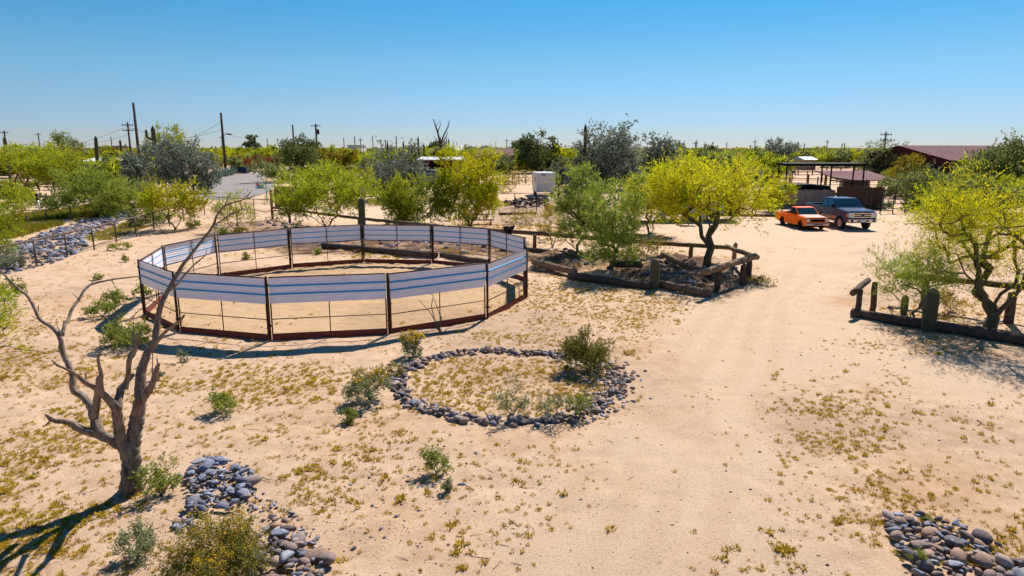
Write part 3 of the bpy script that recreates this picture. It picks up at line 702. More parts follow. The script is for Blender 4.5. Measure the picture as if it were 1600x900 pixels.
S('small bright green shrub below the flowering bush left of the ring', 547, 659, 30, 26, 'bur', ncl=24)
S('lone green shrub on open sand right of the dead tree', 347, 642, 48, 38, 'bur', ncl=40)
S('lone leggy green shrub below the stone ring with a smaller one beside it', 682, 741, 46, 42, 'bur', ncl=36, dens=.8)
S('tiny grey green shrub right beside the lone leggy one below the ring', 701, 769, 20, 20, 'brittle', ncl=14)
S('green shrub between the dead tree trunk and the slate pile', 252, 774, 58, 54, 'bur', ncl=50, dens=.9)
S('grey green shrub on sand below the dead tree near the bottom edge', 216, 872, 66, 48, 'brittle', ncl=50, dens=.9)
S('big yellow flowering bush cut by the bottom edge beside the river stones', 345, 915, 165, 112, 'olive', fl=.3, ncl=160, lobes=16, dens=1.3)
S('wide green shrub behind the dead tree beside the pen shadow', 201, 541, 78, 42, 'bur', ncl=60, lobes=9)
S('left one of two green shrubs outside the left corner of the pen', 160, 494, 48, 28, 'bur', ncl=34)
S('right one of two green shrubs outside the left corner of the pen', 180, 475, 40, 24, 'bur', ncl=30)
S('flat green shrub on sand beside the pipe fence', 188, 389, 34, 13, 'bur', ncl=26)
S('low green tuft right under the left corner of the pen sheets', 222, 463, 28, 18, 'bur', ncl=20)
S('rounded green shrub right of the small fence line palo verde', 303, 357, 28, 14, 'bur', ncl=20)
S('low green shrub outside the far left panels of the pen', 347, 367, 28, 10, 'bur', ncl=20)
S('yellow green low shrub beside the track below the gate wires', 376, 363, 24, 9, 'dryb', ncl=18)
S('round green shrub at the left frame edge above the dead limb', 14, 466, 50, 28, 'bur', ncl=36)
S('small plant at the foot of the dead tree leaders, on open sand', 246, 592, 20, 20, 'brittle', ncl=14)
S('thin upright plant in the pen shadow left of the near panels', 288, 563, 20, 20, 'brittle', ncl=14, dens=.6)
S('small green plant between the pipe fence and the pen', 152, 436, 20, 10, 'bur', ncl=14)
S('tiny shrub alone on sand left of the pen', 196, 408, 10, 9, 'bur', ncl=10)
S('wispy silver green plant at the front of the stone ring', 801, 655, 66, 62, 'brittle', dens=.28, ncl=34, style='twig', ll=5, lw=1.2)
S('second wispy plant in the ring front, right of the first', 862, 658, 56, 50, 'brittle', dens=.3, ncl=34, style='twig', ll=5, lw=1.2)
S('weedy green clump over the right front stones of the ring', 905, 655, 56, 40, 'bur', dens=.4, ncl=30, style='twig', ll=5, lw=1.3)
S('dark green bush behind the pipe fence beside the rock channel', 222, 354, 62, 22, 'mesquite', ncl=40)
S('green bush behind the pipe fence near the small palo verde', 255, 348, 40, 16, 'bur', ncl=30)
S('dark bushy shrub right of the black and white post', 82, 328, 64, 26, 'mesquite', ncl=40)
S('yellow green bush left of the black and white post', 32, 322, 66, 28, 'palo_green', ncl=40)
S('grey bush at the left end of the rock channel', 12, 418, 50, 26, 'brittle', ncl=36)
S('green plant growing inside the pen near its far left panels', 385, 404, 18, 9, 'bur', ncl=12)
S('green plant inside the pen by the far post', 497, 398, 14, 8, 'bur', ncl=12)
S('low yellow green clump beside the log rail corner posts', 1186, 446, 46, 14, 'dryb', ncl=24, dens=.8)
S('bare spreading twiggy bush behind the barrel cactus', 1012, 411, 80, 34, 'dryb', dens=.10, ncl=60, lobes=9)
S('dark bush by the pipe corral right of the parked pickups', 1432, 330, 50, 24, 'mesquite', ncl=30)
S('small grey bush behind the right end of the brown board fence', 1382, 328, 24, 16, 'brittle', ncl=18)
S('dry golden bush inside the right log bed', 1482, 490, 70, 44, 'dryb', dens=.3, ncl=40, style='twig', ll=5, lw=1.2)
S('green tuft growing in the lower right stone pile', 1437, 890, 30, 26, 'bur', ncl=16, style='twig', ll=6, lw=1.3)
S('green tuft on the top left of the lower right stone pile', 1452, 822, 26, 14, 'bur', ncl=14, style='twig', ll=6, lw=1.3)
S('brown brush heap beyond the log rail near the dark rubble', 815, 350, 56, 24, 'dryb', dens=.5, ncl=40)
S('golden weeds growing on the rubble heap', 862, 336, 30, 18, 'gold', dens=.6, ncl=20)
S('bare brownish bush at the right foot of the tall bright palo verde, beyond the rail', 797, 300, 60, 34, 'dryb', dens=.22, ncl=50, lobes=8)
S('dry weeds beyond the rail between the two wispy trees', 985, 372, 60, 22, 'dryb', dens=.3, ncl=30)
S('bright green bush under the large clear trunked palo verde', 1076, 352, 34, 24, 'palo', ncl=20)
S('dark green clump at the foot of the dark mesquites on the island', 500, 282, 46, 16, 'mesquite', ncl=24)
S('pale grey bush on the road island', 425, 278, 30, 10, 'brittle', ncl=16)
S('bush under the silvery ironwood by the corral rails', 590, 310, 34, 16, 'palo_green', ncl=20)
def agave(label, px, py, hpx, n, group):
    x, y = G(px, py); H = zat(y, py - hpx); mb = MB()
    for i in range(n):
        a = i * 2.4; e = R(20 + 60 * i / n); L = H * (1.15 - .25 * i / n); w_ = H * .09
        d = Vector((math.cos(a) * math.cos(e), math.sin(a) * math.cos(e), math.sin(e))); s = Vector((-math.sin(a), math.cos(a), 0)) * w_; u = d.cross(s).normalized() * w_ * .3
        mb.add([s, -s, d * L * .5 - s * 1.1 - u, d * L * .5 + s * 1.1 - u, d * L, -u * 2, d * L * .5 - u * 3], [(0, 1, 2, 3), (3, 2, 4), (1, 5, 6, 2), (5, 0, 3, 6), (2, 6, 4), (6, 3, 4)])
    o = mb.build('agave_plant', M['agave']); o.location = (x, y, 0); tag(o, label, 'agave', group)
for i in range(9):
    agave('blue green spiky agave in the clump left of the blue dumpster', 330 + i * 4.2, 279 - i * .9 + (i % 2) * 1.2, 12 + (i % 3) * 2, 22, 'agaves beside the dumpster')
for i in range(7):
    NT[0] += 1; x, y = G(364 + i * 11, 270 - i * .6); rs = np.random.RandomState(i)
    H = zat(y, 249 + (i % 3)); cr = leaf_mesh(rs, list(range(14)), [np.array([rs.randn() * 1.0, rs.randn() * .8, H * (.35 + .5 * rs.rand())]) for _ in range(14)], .9, 8, 6, .8, .22, M['redleaf' if i % 3 else 'palo_grey'], name='ocotillo_bush', upb=1.2)
    o = link('ocotillo_bush', cr); o.location = (x, y, 0); tag(o, 'reddish spiny bush in the row behind the blue dumpster', 'bush', 'red bushes behind the dumpster')

# ------------------------------------------------------------------ cacti
def column(mb, sp, pts, rads, ribs=16, fr=.26, rs=None, spk=1.0):
    """ribbed cactus column along a path, spines on the ribs"""
    n = ribs * 4; vs = []; fs = []; pts = [Vector(p) for p in pts]
    for i, p in enumerate(pts):
        d = (pts[min(i + 1, len(pts) - 1)] - pts[max(i - 1, 0)]).normalized(); u = d.cross(Vector((0, 1, 0.01))).normalized(); v = d.cross(u)
        for k in range(n):
            a = 6.28318 * k / n; r = rads[i] * (1 + fr * math.cos(ribs * a) * .5)
            vs.append(p + (u * math.cos(a) + v * math.sin(a)) * r)
            if k % 4 == 0 and sp is not None and spk:
                o = (u * math.cos(a) + v * math.sin(a)); q = p + o * r; L = .028 * spk
                for _ in range(4):
                    e = (o + Vector((rs.randn(), rs.randn(), rs.randn())) * .6).normalized() * L; g = e.orthogonal().normalized() * .0045
                    sp.add([q - g, q + g, q + e], [(0, 1, 2)])
    for i in range(len(pts) - 1):
        for k in range(n): a = i * n + k; b = i * n + (k + 1) % n; fs.append((a, b, b + n, a + n))
    fs.append(tuple((len(pts) - 1) * n + k for k in range(n)))
    mb.add(vs, fs, True)
def dome(h, r, m, base=.8):
    P_ = []; Rd = []
    for i in range(m + 1):
        f = i / m; z = h * f; P_.append(z); t = max(0, (z - (h - 1.7 * r)) / (1.7 * r))
        Rd.append(max(.01, r * (base + (1 - base) * min(1, f * 3)) * math.sqrt(max(.002, 1 - min(1, t) ** 2))))
    return P_, Rd
def saguaro(label, px, Y, top, wpx, arms=(), base=None, group=None, name='saguaro_cactus', spk=0, lean=0.0, m=14, ribs=14):
    wpx *= .72 if spk else 1
    if base is not None: x, y = G(px, base)
    else: y = Y; x = PY(px, top, Y).x
    H = zat(y, top); r = wpx / FPX * depth(y) / 2
    t = thing(name, label, 'cactus', (x, y, gz(x, y) - .05)); mb = MB(); sp = MB(); rs = np.random.RandomState(int(px))
    zz, rr = dome(H, r, m); rr = [a * rs.uniform(.97, 1.03) for a in rr]
    column(mb, sp, [(lean * (z / H), 0, z) for z in zz], rr, ribs, rs=rs, spk=spk)
    mb.build('stem', M['saguaro'], t)
    for side, z0, out, z1 in arms:
        am = MB(); R_ = r * .62; pts = [(side * r * .6, 0, z0 * H)] + [(side * (r + out * H * math.sin(a)), 0, z0 * H + out * H * (1 - math.cos(a)) * .8) for a in (.5, 1.0, 1.57)]
        zt = pts[-1][2]; k = 6; rad = [R_ * .8, R_ * .9, R_, R_]
        for i in range(1, k + 1): pts.append((pts[3][0], 0, zt + (z1 * H - zt) * i / k)); rad.append(R_ * (1 if i < k - 1 else (.75 if i < k else .2)))
        column(am, None, pts, rad, 10, rs=rs); am.build('arm', M['saguaro'], t)
    if spk: sp.build('spines', M['spine'], t)
    return t
saguaro('short fat saguaro stub with a pale fuzzy top behind the far pen panels', 567, 0, 310, 13, base=374, spk=1.1, m=36)
saguaro('upright barrel shaped young saguaro in front of the log bed by its corner', 1022, 0, 402, 18, base=451, spk=.9, m=40, name='barrel_cactus')
saguaro('tallest barrel like cactus in front of the right hand ground log', 1450, 0, 446, 25, base=516, spk=.9, m=48, name='barrel_cactus', ribs=20)
saguaro('small dark ball cactus hanging low behind the right log, left of the tall one', 1412, 0, 458, 13, base=490, spk=.5, m=16, name='barrel_cactus')
saguaro('tall saguaro with one upturned arm left of the broad ironwoods', 238, 108, 195, 5.5, arms=((-1, .76, .09, .93),))
saguaro('saguaro column leaning slightly above the white roofs on the left', 145, 110, 211, 4.5, lean=.4)
saguaro('short distant saguaro between the white roofs and the utility poles', 187, 150, 217, 3)
saguaro('dark saguaro column at the extreme left skyline', 6, 115, 212, 4.5)
saguaro('tall thin saguaro rising through the largest grey ironwood', 915, 92, 192, 4.6)
saguaro('dark saguaro standing behind the silvery corral ironwood', 624, 96, 234, 4.2)
for i, (a, b, c) in enumerate([(630, 219, 2.6), (643, 222, 2.4), (648, 220, 2.4), (653, 211, 2.6), (662, 222, 2.2), (701, 215, 2.4), (714, 227, 3.4), (605, 219, 2.4)]):
    saguaro(['dark saguaro stub left of the skyline cluster', 'leftmost saguaro of the skyline cluster behind the shed', 'second saguaro of the skyline cluster behind the shed', 'tallest saguaro of the skyline cluster behind the shed', 'rightmost saguaro of the skyline cluster behind the shed', 'thin saguaro on the skyline right of the bare dead tree', 'dark saguaro beside the small pale gabled house', 'thin far saguaro left of the skyline cluster'][i], a, 170, b, c, m=8)

# ------------------------------------------------------------------ dead tree in the foreground
def dead_tree():
    Y0 = 10.3; x0, y0 = G(205, 768); t = thing('dead_tree', 'bare weathered dead tree with forking limbs at the left foreground', 'dead tree', (x0, y0, gz(x0, y0) - .05))
    L = Vector(t.location); rg = random.Random(4); sc = depth(Y0, 1.5) / FPX
    def limb(name, pts, dy=0.0, y0_=0.0, parent=None):
        P_ = []; rad = []; n = len(pts)
        for i, (a, b, r) in enumerate(pts):
            f = i / (n - 1); P_.append(PY(a, b, Y0 + y0_ + dy * f) - L); rad.append(r * sc * (.9 if name == 'trunk' else .60 + .33 * min(1, max(0, (b - 520) / 120))))
        Q = []; RR = []                       # resample finely with a little crookedness
        for i in range(n - 1):
            k = max(2, int((P_[i + 1] - P_[i]).length / .045))
            p0 = P_[max(i - 1, 0)]; p3 = P_[min(i + 2, n - 1)]
            for j in range(k):
                s = j / k; a = .5 * ((2 * P_[i]) + (P_[i + 1] - p0) * s + (2 * p0 - 5 * P_[i] + 4 * P_[i + 1] - p3) * s * s + (-p0 + 3 * P_[i] - 3 * P_[i + 1] + p3) * s ** 3)
                r = rad[i] * (1 - s) + rad[i + 1] * s; Q.append(a + Vector((rg.gauss(0, 1), rg.gauss(0, 1), rg.gauss(0, 1))) * r * .07); RR.append(r * rg.uniform(.93, 1.08))
        Q.append(P_[-1]); RR.append(rad[-1] * .7)
        nn = 14 if pts[0][2] > 6 else 8; mb = MB(); ph = [rg.uniform(-.13, .13) for _ in range(nn)]
        mb.tube(Q, RR, nn, wob=.0)
        for q in range(len(Q)):
            for k in range(nn):
                v = Vector(mb.v[q * nn + k]); c = Q[q]; mb.v[q * nn + k] = tuple(c + (v - c) * (1 + ph[k] + rg.uniform(-.05, .05)))
        return mb.build(name, M['dead'], parent or t)
    limb('trunk', [(206, 774, 23), (206, 764, 19), (206, 748, 16.5), (206, 730, 15), (204, 712, 15), (201, 698, 14), (197, 686, 9)])
    limb('limb', [(203, 712, 12), (190, 696, 11), (172, 686, 9), (158, 680, 8.5), (147, 677, 8), (133, 674, 7), (118, 667, 6), (108, 660, 5), (90, 658, 4.5), (80, 656, 4), (71, 648, 2.5)], -.5)
    limb('limb', [(156, 680, 8), (152, 668, 8), (146, 652, 7.5), (143, 638, 7), (131, 622, 6), (115, 608, 6.5), (114, 588, 6), (107, 570, 6), (99, 553, 6), (93, 527, 5.5), (82, 512, 5), (63, 500, 4.5), (54, 482, 4), (43, 463, 3.5), (31, 453, 3), (20, 443, 2.8), (0, 423, 2.2), (-12, 416, 1.5)], .9, -.2)
    limb('limb', [(97, 524, 5), (101, 508, 5), (107, 498, 4.5), (113, 482, 4), (123, 469, 3.8), (133, 452, 3.5), (146, 443, 3.2), (173, 437, 2.8), (195, 434, 2.2), (224, 431, 1.2)], 1.5, .2)
    limb('limb', [(147, 652, 7), (150, 634, 6.5), (153, 612, 6), (154, 592, 5), (154, 588, 3)], -.3, -.3)
    limb('limb', [(198, 705, 9), (190, 694, 9), (186, 674, 8), (183, 650, 7.5), (180, 636, 7), (167, 622, 6), (157, 613, 5), (147, 605, 4.5), (132, 597, 4), (118, 585, 3), (104, 577, 2.2), (90, 571, 1.8), (80, 562, 1)], -.9)
    limb('limb', [(160, 614, 4.5), (157, 600, 4.2), (158, 587, 4), (155, 572, 3.5), (153, 560, 3), (157, 548, 1.5)], -.3, -.4)
    limb('limb', [(184, 640, 6.5), (186, 622, 6.5), (191, 605, 6), (199, 595, 5), (209, 585, 3.5)], .5, -.3)
    limb('limb', [(195, 606, 5.5), (200, 588, 5.5), (201, 570, 5.5), (204, 558, 6), (211, 547, 5), (213, 532, 3), (214, 518, 1.2)], -.2, .0)
    limb('limb', [(206, 712, 12), (208, 690, 11.5), (213, 660, 10.5), (217, 634, 9.5), (219, 612, 9), (219, 592, 9), (221, 576, 8.5), (230, 553, 8), (241, 536, 7.5), (245, 507, 7), (250, 480, 6.5), (259, 460, 5.5), (267, 445, 5), (276, 430, 4.6), (284, 416, 4.2), (298, 398, 3.8), (312, 380, 3.5), (325, 364, 3.2), (334, 350, 3), (340, 334, 2.6), (352, 321, 2.2), (370, 315, 1.8), (383, 311, 1.4), (400, 306, .8)], 1.4)
    limb('limb', [(334, 352, 2.2), (348, 343, 2), (362, 334, 1.8), (382, 327, 1.5), (400, 328, 1.1), (418, 333, .7)], .6, 1.35)
    limb('limb', [(239, 540, 6), (248, 530, 5), (258, 519, 4.5), (270, 510, 4), (281, 501, 3.5), (288, 492, 2.8)], -.6, .3)
    limb('limb', [(214, 645, 8), (220, 628, 6.5), (232, 610, 6), (239, 597, 5), (243, 582, 4.5), (248, 568, 3)], -.5, .1)
    limb('limb', [(262, 456, 3.5), (275, 446, 3), (283, 436, 2.6), (297, 420, 2.2), (310, 408, 1.8), (321, 398, 1.2), (322, 390, .8)], -.5, .6)
    for a, b, c, e, yy in [((95, 525), (88, 508), 2.2, 1, .1), ((256, 470), (246, 500), 2, 1, .5), ((245, 560), (246, 580), 1.5, .6, .3), ((208, 545), (208, 500), 2, .6, 0), ((214, 545), (222, 508), 1.8, .6, .1), ((133, 600), (133, 580), 2, 1.4, -.3), ((238, 540), (237, 610), 1.2, .5, .2), ((58, 490), (60, 475), 1.5, .8, .5), ((270, 440), (272, 462), 1.5, .8, .6), ((210, 548), (202, 520), 1.6, .6, .1), ((206, 550), (196, 556), 2.5, 1, 0)]:
        limb('broken_twig', [(a[0], a[1], c), ((a[0] + b[0]) / 2 + 1, (a[1] + b[1]) / 2, c * .8), (b[0], b[1], e)], .05, yy)
    tips = [((43, 463), (36, 440)), ((63, 500), (48, 492)), ((99, 553), (84, 545)), ((143, 443), (150, 425)), ((173, 437), (180, 447)), ((80, 657), (68, 668)), ((118, 585), (112, 572)), ((299, 398), (300, 372)), ((312, 380), (330, 374)), ((276, 430), (292, 415)), ((250, 480), (262, 470)), ((340, 334), (333, 318)), ((352, 321), (362, 300)), ((383, 311), (394, 296)), ((267, 513), (275, 520)), ((123, 469), (112, 458)), ((20, 443), (10, 450)), ((219, 600), (208, 592)), ((232, 552), (225, 536))]
    for k, (a, b) in enumerate(tips):
        mx = ((a[0] + b[0]) / 2 + rg.uniform(-3, 3), (a[1] + b[1]) / 2); yy = {0: .8, 1: .6, 2: .4, 3: 1, 4: 1.3, 5: -.4, 6: -.7}.get(k, .9); limb('twig', [(a[0], a[1], 1.6), (mx[0], mx[1], 1.2), (b[0], b[1], .5)], .1, yy)
    m = MB(); p = PY(196, 742, Y0 - .15) - L
    m.tube([p + Vector((0, 0, -.32)), p, p + Vector((.005, 0, .12))], [.05, .045, .02], 7); m.build('bark_strip', M['dead'], t)
dead_tree()
def litter():
    rg = random.Random(21); mb = MB()
    for i in range(420):
        px = rg.choice([rg.uniform(0, 1000), rg.uniform(0, 500), rg.uniform(760, 1180)]); py = rg.uniform(430, 900) if rg.random() < .8 else rg.uniform(420, 480)
        x, y = G(px, py); a = rg.uniform(0, 3.14); L = rg.uniform(.05, .28); z = gz(x, y)
        if math.hypot(x - PEN_C[0], y - PEN_C[1]) < 7.2 or (rg.random() < .85 and poly_soft(np.array([x]), np.array([y]), DRIVE)[0] > .4): continue
        m_ = Vector((math.cos(a) * L / 2 + rg.uniform(-.03, .03), math.sin(a) * L / 2, z + .012)); mb.tube([(x, y, z + .004), m_ + Vector((x, y, 0)), (x + math.cos(a) * L, y + math.sin(a) * L, z + .004)], [.005, .004, .002], 3, cap=False)
    o = mb.build('twig_litter', M['twig']); o['kind'] = 'stuff'
litter()

# ------------------------------------------------------------------ round pen
def round_pen():
    t = thing('round_pen', 'round horse pen of brown steel panels with white blue striped sheets', 'horse pen', (PEN_C[0], PEN_C[1], 0)); n = len(PEN); L = Vector((PEN_C[0], PEN_C[1], 0))
    for i in range(n):
        a = Vector((*PEN[i], 0)) - L; b = Vector((*PEN[(i + 1) % n], 0)) - L; d = (b - a).normalized(); out = Vector((d.y, -d.x, 0)); ln = (b - a).length
        if out.dot((a + b) / 2) < 0: out = -out
        g = gz(*(a + b + 2 * L).xy / 2) * .6
        U = lambda s, z, o=0: a + d * s + out * o + Vector((0, 0, z + g))
        f = MB(); e = .07
        f.tube([U(e, 1.85), U(ln - e, 1.85)], .022, 6); f.tube([U(e, 1.10), U(ln - e, 1.10)], .016, 6); f.tube([U(e, .62), U(ln - e, .62)], .016, 6); f.tube([U(e, .17), U(ln - e, .17)], .018, 6)
        p = f.build('panel_frame', M['rust'], t)
        for s in (e, ln / 2, ln - e):
            q = MB(); q.tube([U(s, .0), U(s, 1.85)], .022 if s != ln / 2 else .017, 6); q.build('upright', M['rust'], p)
        q = MB(); q.tube([U(0, 0, .03), U(0, 1.89, .03)], .038 if i not in (3,) else .05, 8)
        q.tube([U(0, 1.60, .03), U(0, 1.66, .03)], .055, 8).tube([U(0, .4, .03), U(0, .46, .03)], .055, 8); q.build('corner_post', M['rust'], t)
        q = MB(); c = U(ln / 2, .075, .0); q.box(c, (ln - .1, .05, .17), math.atan2(d.y, d.x)); q.build('kick_rail', M['redrust'], p)
        # corrugated sheet: pressed ribs along its length
        q = MB(); NZ = 46; vs = []
        for k in range(NZ + 1):
            z = 1.09 + .745 * k / NZ; o = .030 + .003 * math.cos(k / NZ * 2 * math.pi * 9) + rnd.uniform(-.0005, .0005)
            vs += [U(.05, z, o), U(ln - .05, z, o)]
        q.add(vs, [(2 * k, 2 * k + 1, 2 * k + 3, 2 * k + 2) for k in range(NZ)]); sh = q.build('metal_sheet', M['sheet'], p)
        so_ = sh.modifiers.new('thick', 'SOLIDIFY'); so_.thickness = .002
        for z in (1.36, 1.60):
            q = MB(); pr = [(-.030, .034), (-.020, .052), (.020, .052), (.030, .034), (.012, .022), (-.012, .022)]
            v0 = [U(.045, z + zz, oo) for zz, oo in pr]; v1 = [U(ln - .045, z + zz, oo) for zz, oo in pr]
            q.add(v0 + v1, [(k, (k + 1) % 6, 6 + (k + 1) % 6, 6 + k) for k in range(6)] + [(5, 4, 3, 2, 1, 0), (6, 7, 8, 9, 10, 11)]); q.build('blue_rib', M['bluestripe'], p)
round_pen()

# ------------------------------------------------------------------ logs and rails
def P3(px, py, z): a = G(px, py, z); return Vector((a[0], a[1], z))
def logmb(p0, p1, r0, r1, n=14, bow=.0, seed=1, taper=True):
    rg = random.Random(seed); mb = MB(); K = max(4, int((p1 - p0).length / .35)); pts = []; rr = []
    for i in range(K + 1):
        f = i / K; p = p0.lerp(p1, f); p.z += math.sin(f * math.pi) * bow; pts.append(p + Vector((rg.gauss(0, .01), rg.gauss(0, .01), rg.gauss(0, .01)))); rr.append((r0 + (r1 - r0) * f) * rg.uniform(.95, 1.05))
    pts.append(p1 + (p1 - p0).normalized() * .02); rr.append(rr[-1] * .85)
    mb.tube(pts, rr, n, wob=.06, rg=rg); return mb
def ground_log(label, a, b, r0, r1, m='darklog', z=None, seed=1, bow=0.0):
    z0 = r0 * .75 if z is None else z[0]; z1 = r1 * .75 if z is None else z[1]
    p0 = P3(a[0], a[1], 0); p1 = P3(b[0], b[1], 0); g0, g1 = gz(p0.x, p0.y), gz(p1.x, p1.y)
    if z is None: g0 = min(g0, .06); g1 = min(g1, .06)
    c = Vector((p0.x, p0.y, 0)); o = logmb(Vector((0, 0, g0 + z0)), Vector((p1.x - p0.x, p1.y - p0.y, g1 + z1)), r0, r1, seed=seed, bow=bow).build('ground_log', M[m]); o.location = c
    return tag(o, label, 'log')
def railfence(label, rails, posts, name='log_fence', m='log', pm='log'):
    x0, y0 = posts[0][0], posts[0][1]; t = thing(name, label, 'fence', (x0, y0, 0)); L = Vector((x0, y0, 0))
    for i, (p, q, r0, r1) in enumerate(rails): logmb(p - L, q - L, r0, r1, seed=i + 3).build('rail', M[m], t)
    for i, (x, y, h, r) in enumerate(posts): logmb(Vector((x, y, gz(x, y) - .1)) - L, Vector((x, y, h)) - L, r, r * .95, 12, seed=i + 40).build('post', M[pm], t)
    return t
zr = .88
def Q(px, py, z=zr): return P3(px, py, z)
def post_at(px, py, h, r): a = G(px, py); return (a[0], a[1], h, r)
railfence('long log rail fence running behind the pen and the planting bed', 
    [(Q(424, 324), Q(560, 341), .09, .10), (Q(558, 341), Q(694, 354), .10, .10), (Q(700, 355), Q(845, 365), .11, .12), (Q(840, 364), Q(990, 378), .12, .12), (Q(985, 377), Q(1140, 387), .12, .10), (Q(1134, 385, .9), Q(1183, 402, .9), .10, .11)],
    [post_at(453, 349, .84, .10), post_at(562, 364, .84, .10), post_at(697, 380, .84, .10), post_at(835, 391, .82, .11), post_at(984, 401, .82, .1), post_at(1079, 408, .80, .11), post_at(1147, 407, .82, .11)])
def corner_fence():
    a = Q(1099, 426, .93); b = Q(1180, 401, .95); L = Vector((a.x, a.y, 0)); t = thing('log_fence', 'short thick pale log rail on dark posts at the bed corner', 'fence', L)
    logmb(a - L, b - L, .13, .14, seed=9).build('rail', M['log'], t)
    for px, py, h in ((1121, 453, .80), (1160, 446, .82), (1169, 437, .85)):
        x, y = G(px, py); logmb(Vector((x, y, -.1)) - L, Vector((x, y, h)) - L, .12, .12, 12, seed=px).build('post', M['darklog'], t)
    p = Vector((*G(1160, 446), .3)) - L; q = Vector((*G(1140, 425), .45)) - L; logmb(p, q, .06, .06, 10).build('brace', M['darklog'], t)
corner_fence()
ground_log('pale short log lying raised at the left end of the planting bed', (834, 419), (900, 433), .15, .14, 'log', (.22, .22), 2)
ground_log('long dark log edging the front of the planting bed', (890, 434), (1016, 452), .17, .15, seed=3)
ground_log('brown front edge log ending at the bed corner under the thick rail', (1030, 449), (1108, 463), .15, .16, 'log', seed=4)
ground_log('dark log lying along the back of the pen seen under its far panels', (505, 389), (682, 405), .17, .17, seed=5)
ground_log('short dark log lying outside the far right pen panels', (690, 404), (762, 414), .17, .15, seed=6)
ground_log('dark timber lying behind the left end of the planting bed', (824, 394), (872, 399), .12, .12, seed=7)
ground_log('split grey log slanting inside the planting bed behind the barrel cactus', (1034, 416), (1074, 431), .13, .10, 'log', (.30, .22), 8)
ground_log('stout short log laid across the middle of the planting bed', (958, 427), (1000, 431), .16, .16, 'darklog', (.3, .28), 9)
ground_log('thin dark timber edging the back of the planting bed', (940, 405), (1016, 412), .08, .08, seed=10)
ground_log('long dark ground log edging the right hand bed, running out of frame', (1331, 494), (1640, 545), .15, .19, seed=11)
ground_log('slim dark log on the dirt in front of the grey board fence', (1100, 337), (1232, 339), .12, .12, seed=12)
ground_log('dark timber lying beyond the track right of the dark rubble heap', (780, 336), (838, 334), .12, .10, seed=13)
ground_log('grey timber lying beyond the rail between the trees', (985, 350), (1060, 346), .1, .1, seed=14)
railfence('weathered rail fence of the right hand bed with a leaning outer post',
    [(P3(1333, 458, .80), P3(1357, 437, 1.0), .10, .10), (P3(1400, 430, 1.0), P3(1490, 438, 1.05), .10, .10), (P3(1480, 436, 1.05), P3(1640, 454, 1.05), .10, .11)],
    [post_at(1340, 489, .78, .10), post_at(1363, 486, 1.0, .10), post_at(1442, 480, .98, .11), post_at(1575, 505, 1.0, .14)], pm='darklog', m='darklog')
def lump(name, label, cat, loc, size, m, seed, parts=()):
    V, F = rock_var(seed, 'slate'); o = link(name, npmesh(name, V * np.array(size), F, M[m], True)); o.location = loc; return tag(o, label, cat)
x, y = G(795, 372); 
def saddle():
    p = P3(795, 358, 1.12); t = thing('saddle', 'dark leather saddle resting on the log rail behind the pen', 'saddle', p)
    s = MB(); s.tube([(-.3, 0, .02), (-.15, 0, .06), (0, 0, .03), (.18, 0, .06), (.3, 0, .16)], [.10, .13, .12, .12, .05], 10); s.build('seat', M['black'], t)
    s = MB(); s.box((-.02, -.17, -.15), (.34, .03, .42), 0, .2).box((-.02, .17, -.15), (.34, .03, .42), 0, -.2); s.build('skirt', M['black'], t)
    s = MB(); s.tube([(.26, 0, .12), (.29, 0, .26)], [.02, .035], 8); s.build('horn', M['black'], t)
saddle()
def branches(name, label, px, py, paths, r, Y=None, m='twig'):
    x, y = G(px, py); t = MB()
    for pth in paths:
        P_ = [PY(a, b, y + k * .12) - Vector((x, y, 0)) for k, (a, b) in enumerate(pth)]; t.tube(P_, [r * (1 - .75 * i / (len(P_) - 1)) for i in range(len(P_))], 6)
    o = t.build(name, M[m]); o.location = (x, y, 0); return tag(o, label, 'branch')
branches('dead_branch', 'forked dead branch leaning against the near right pen panel', 687, 522, [[(688, 520), (682, 505), (672, 488), (654, 468)], [(690, 518), (679, 500), (674, 478), (677, 462), (671, 457)], [(686, 519), (690, 498), (681, 476), (676, 461)], [(692, 521), (700, 512)], [(689, 521), (681, 510), (683, 500)]], .022)
branches('dead_branch', 'thin bare branch lying at the left frame edge below the limb', 40, 560, [[(-5, 541), (14, 541), (30, 546), (42, 555), (56, 567)], [(30, 546), (50, 548), (72, 551)]], .016)
branches('dry_branch', 'dry stick lying on the bare sand above the lower right stones', 1535, 665, [[(1527, 657), (1535, 662), (1543, 669)]], .014)
branches('dry_branch', 'grey sticks lying just below the stone ring', 800, 680, [[(770, 676), (795, 668), (805, 664)], [(798, 690), (803, 678), (806, 662)], [(812, 684), (800, 668)]], .009)

# ------------------------------------------------------------------ pipe fence on the left and the gate
def line_fence(name, label, pts, h, rpost, rrail, wires, m='fencepipe', toprail=True, cat='fence'):
    t = thing(name, label, cat, (pts[0][0], pts[0][1], 0)); L = Vector((pts[0][0], pts[0][1], 0)); W = [Vector((x, y, gz(x, y))) - L for x, y in pts]; up = Vector((0, 0, 1))
    for p in W: MB().tube([p - up * .1, p + up * h], rpost, 7).build('post', M[m], t)
    if toprail: MB().tube([p + up * h for p in W], rrail, 7).build('rail', M[m], t)
    for z in wires: MB().tube([p + up * z for p in W], rrail * .28 if toprail else rrail, 4).build('wire' if toprail else 'rail', M['wire'] if toprail else M[m], t)
    return t
FP = [G(*p) for p in [(-75, 450), (0, 431), (57, 415), (105, 401), (147, 389), (182, 378), (213, 370), (241, 361), (265, 353), (287, 346), (304, 341), (320, 336)]]
FP[1] = ((FP[0][0] + FP[2][0]) / 2, (FP[0][1] + FP[2][1]) / 2)
line_fence('pipe_fence', 'brown pipe fence with a pale top rail running along the rock channel', FP, 1.22, .04, .045, (.25, .5, .75, 1.0))
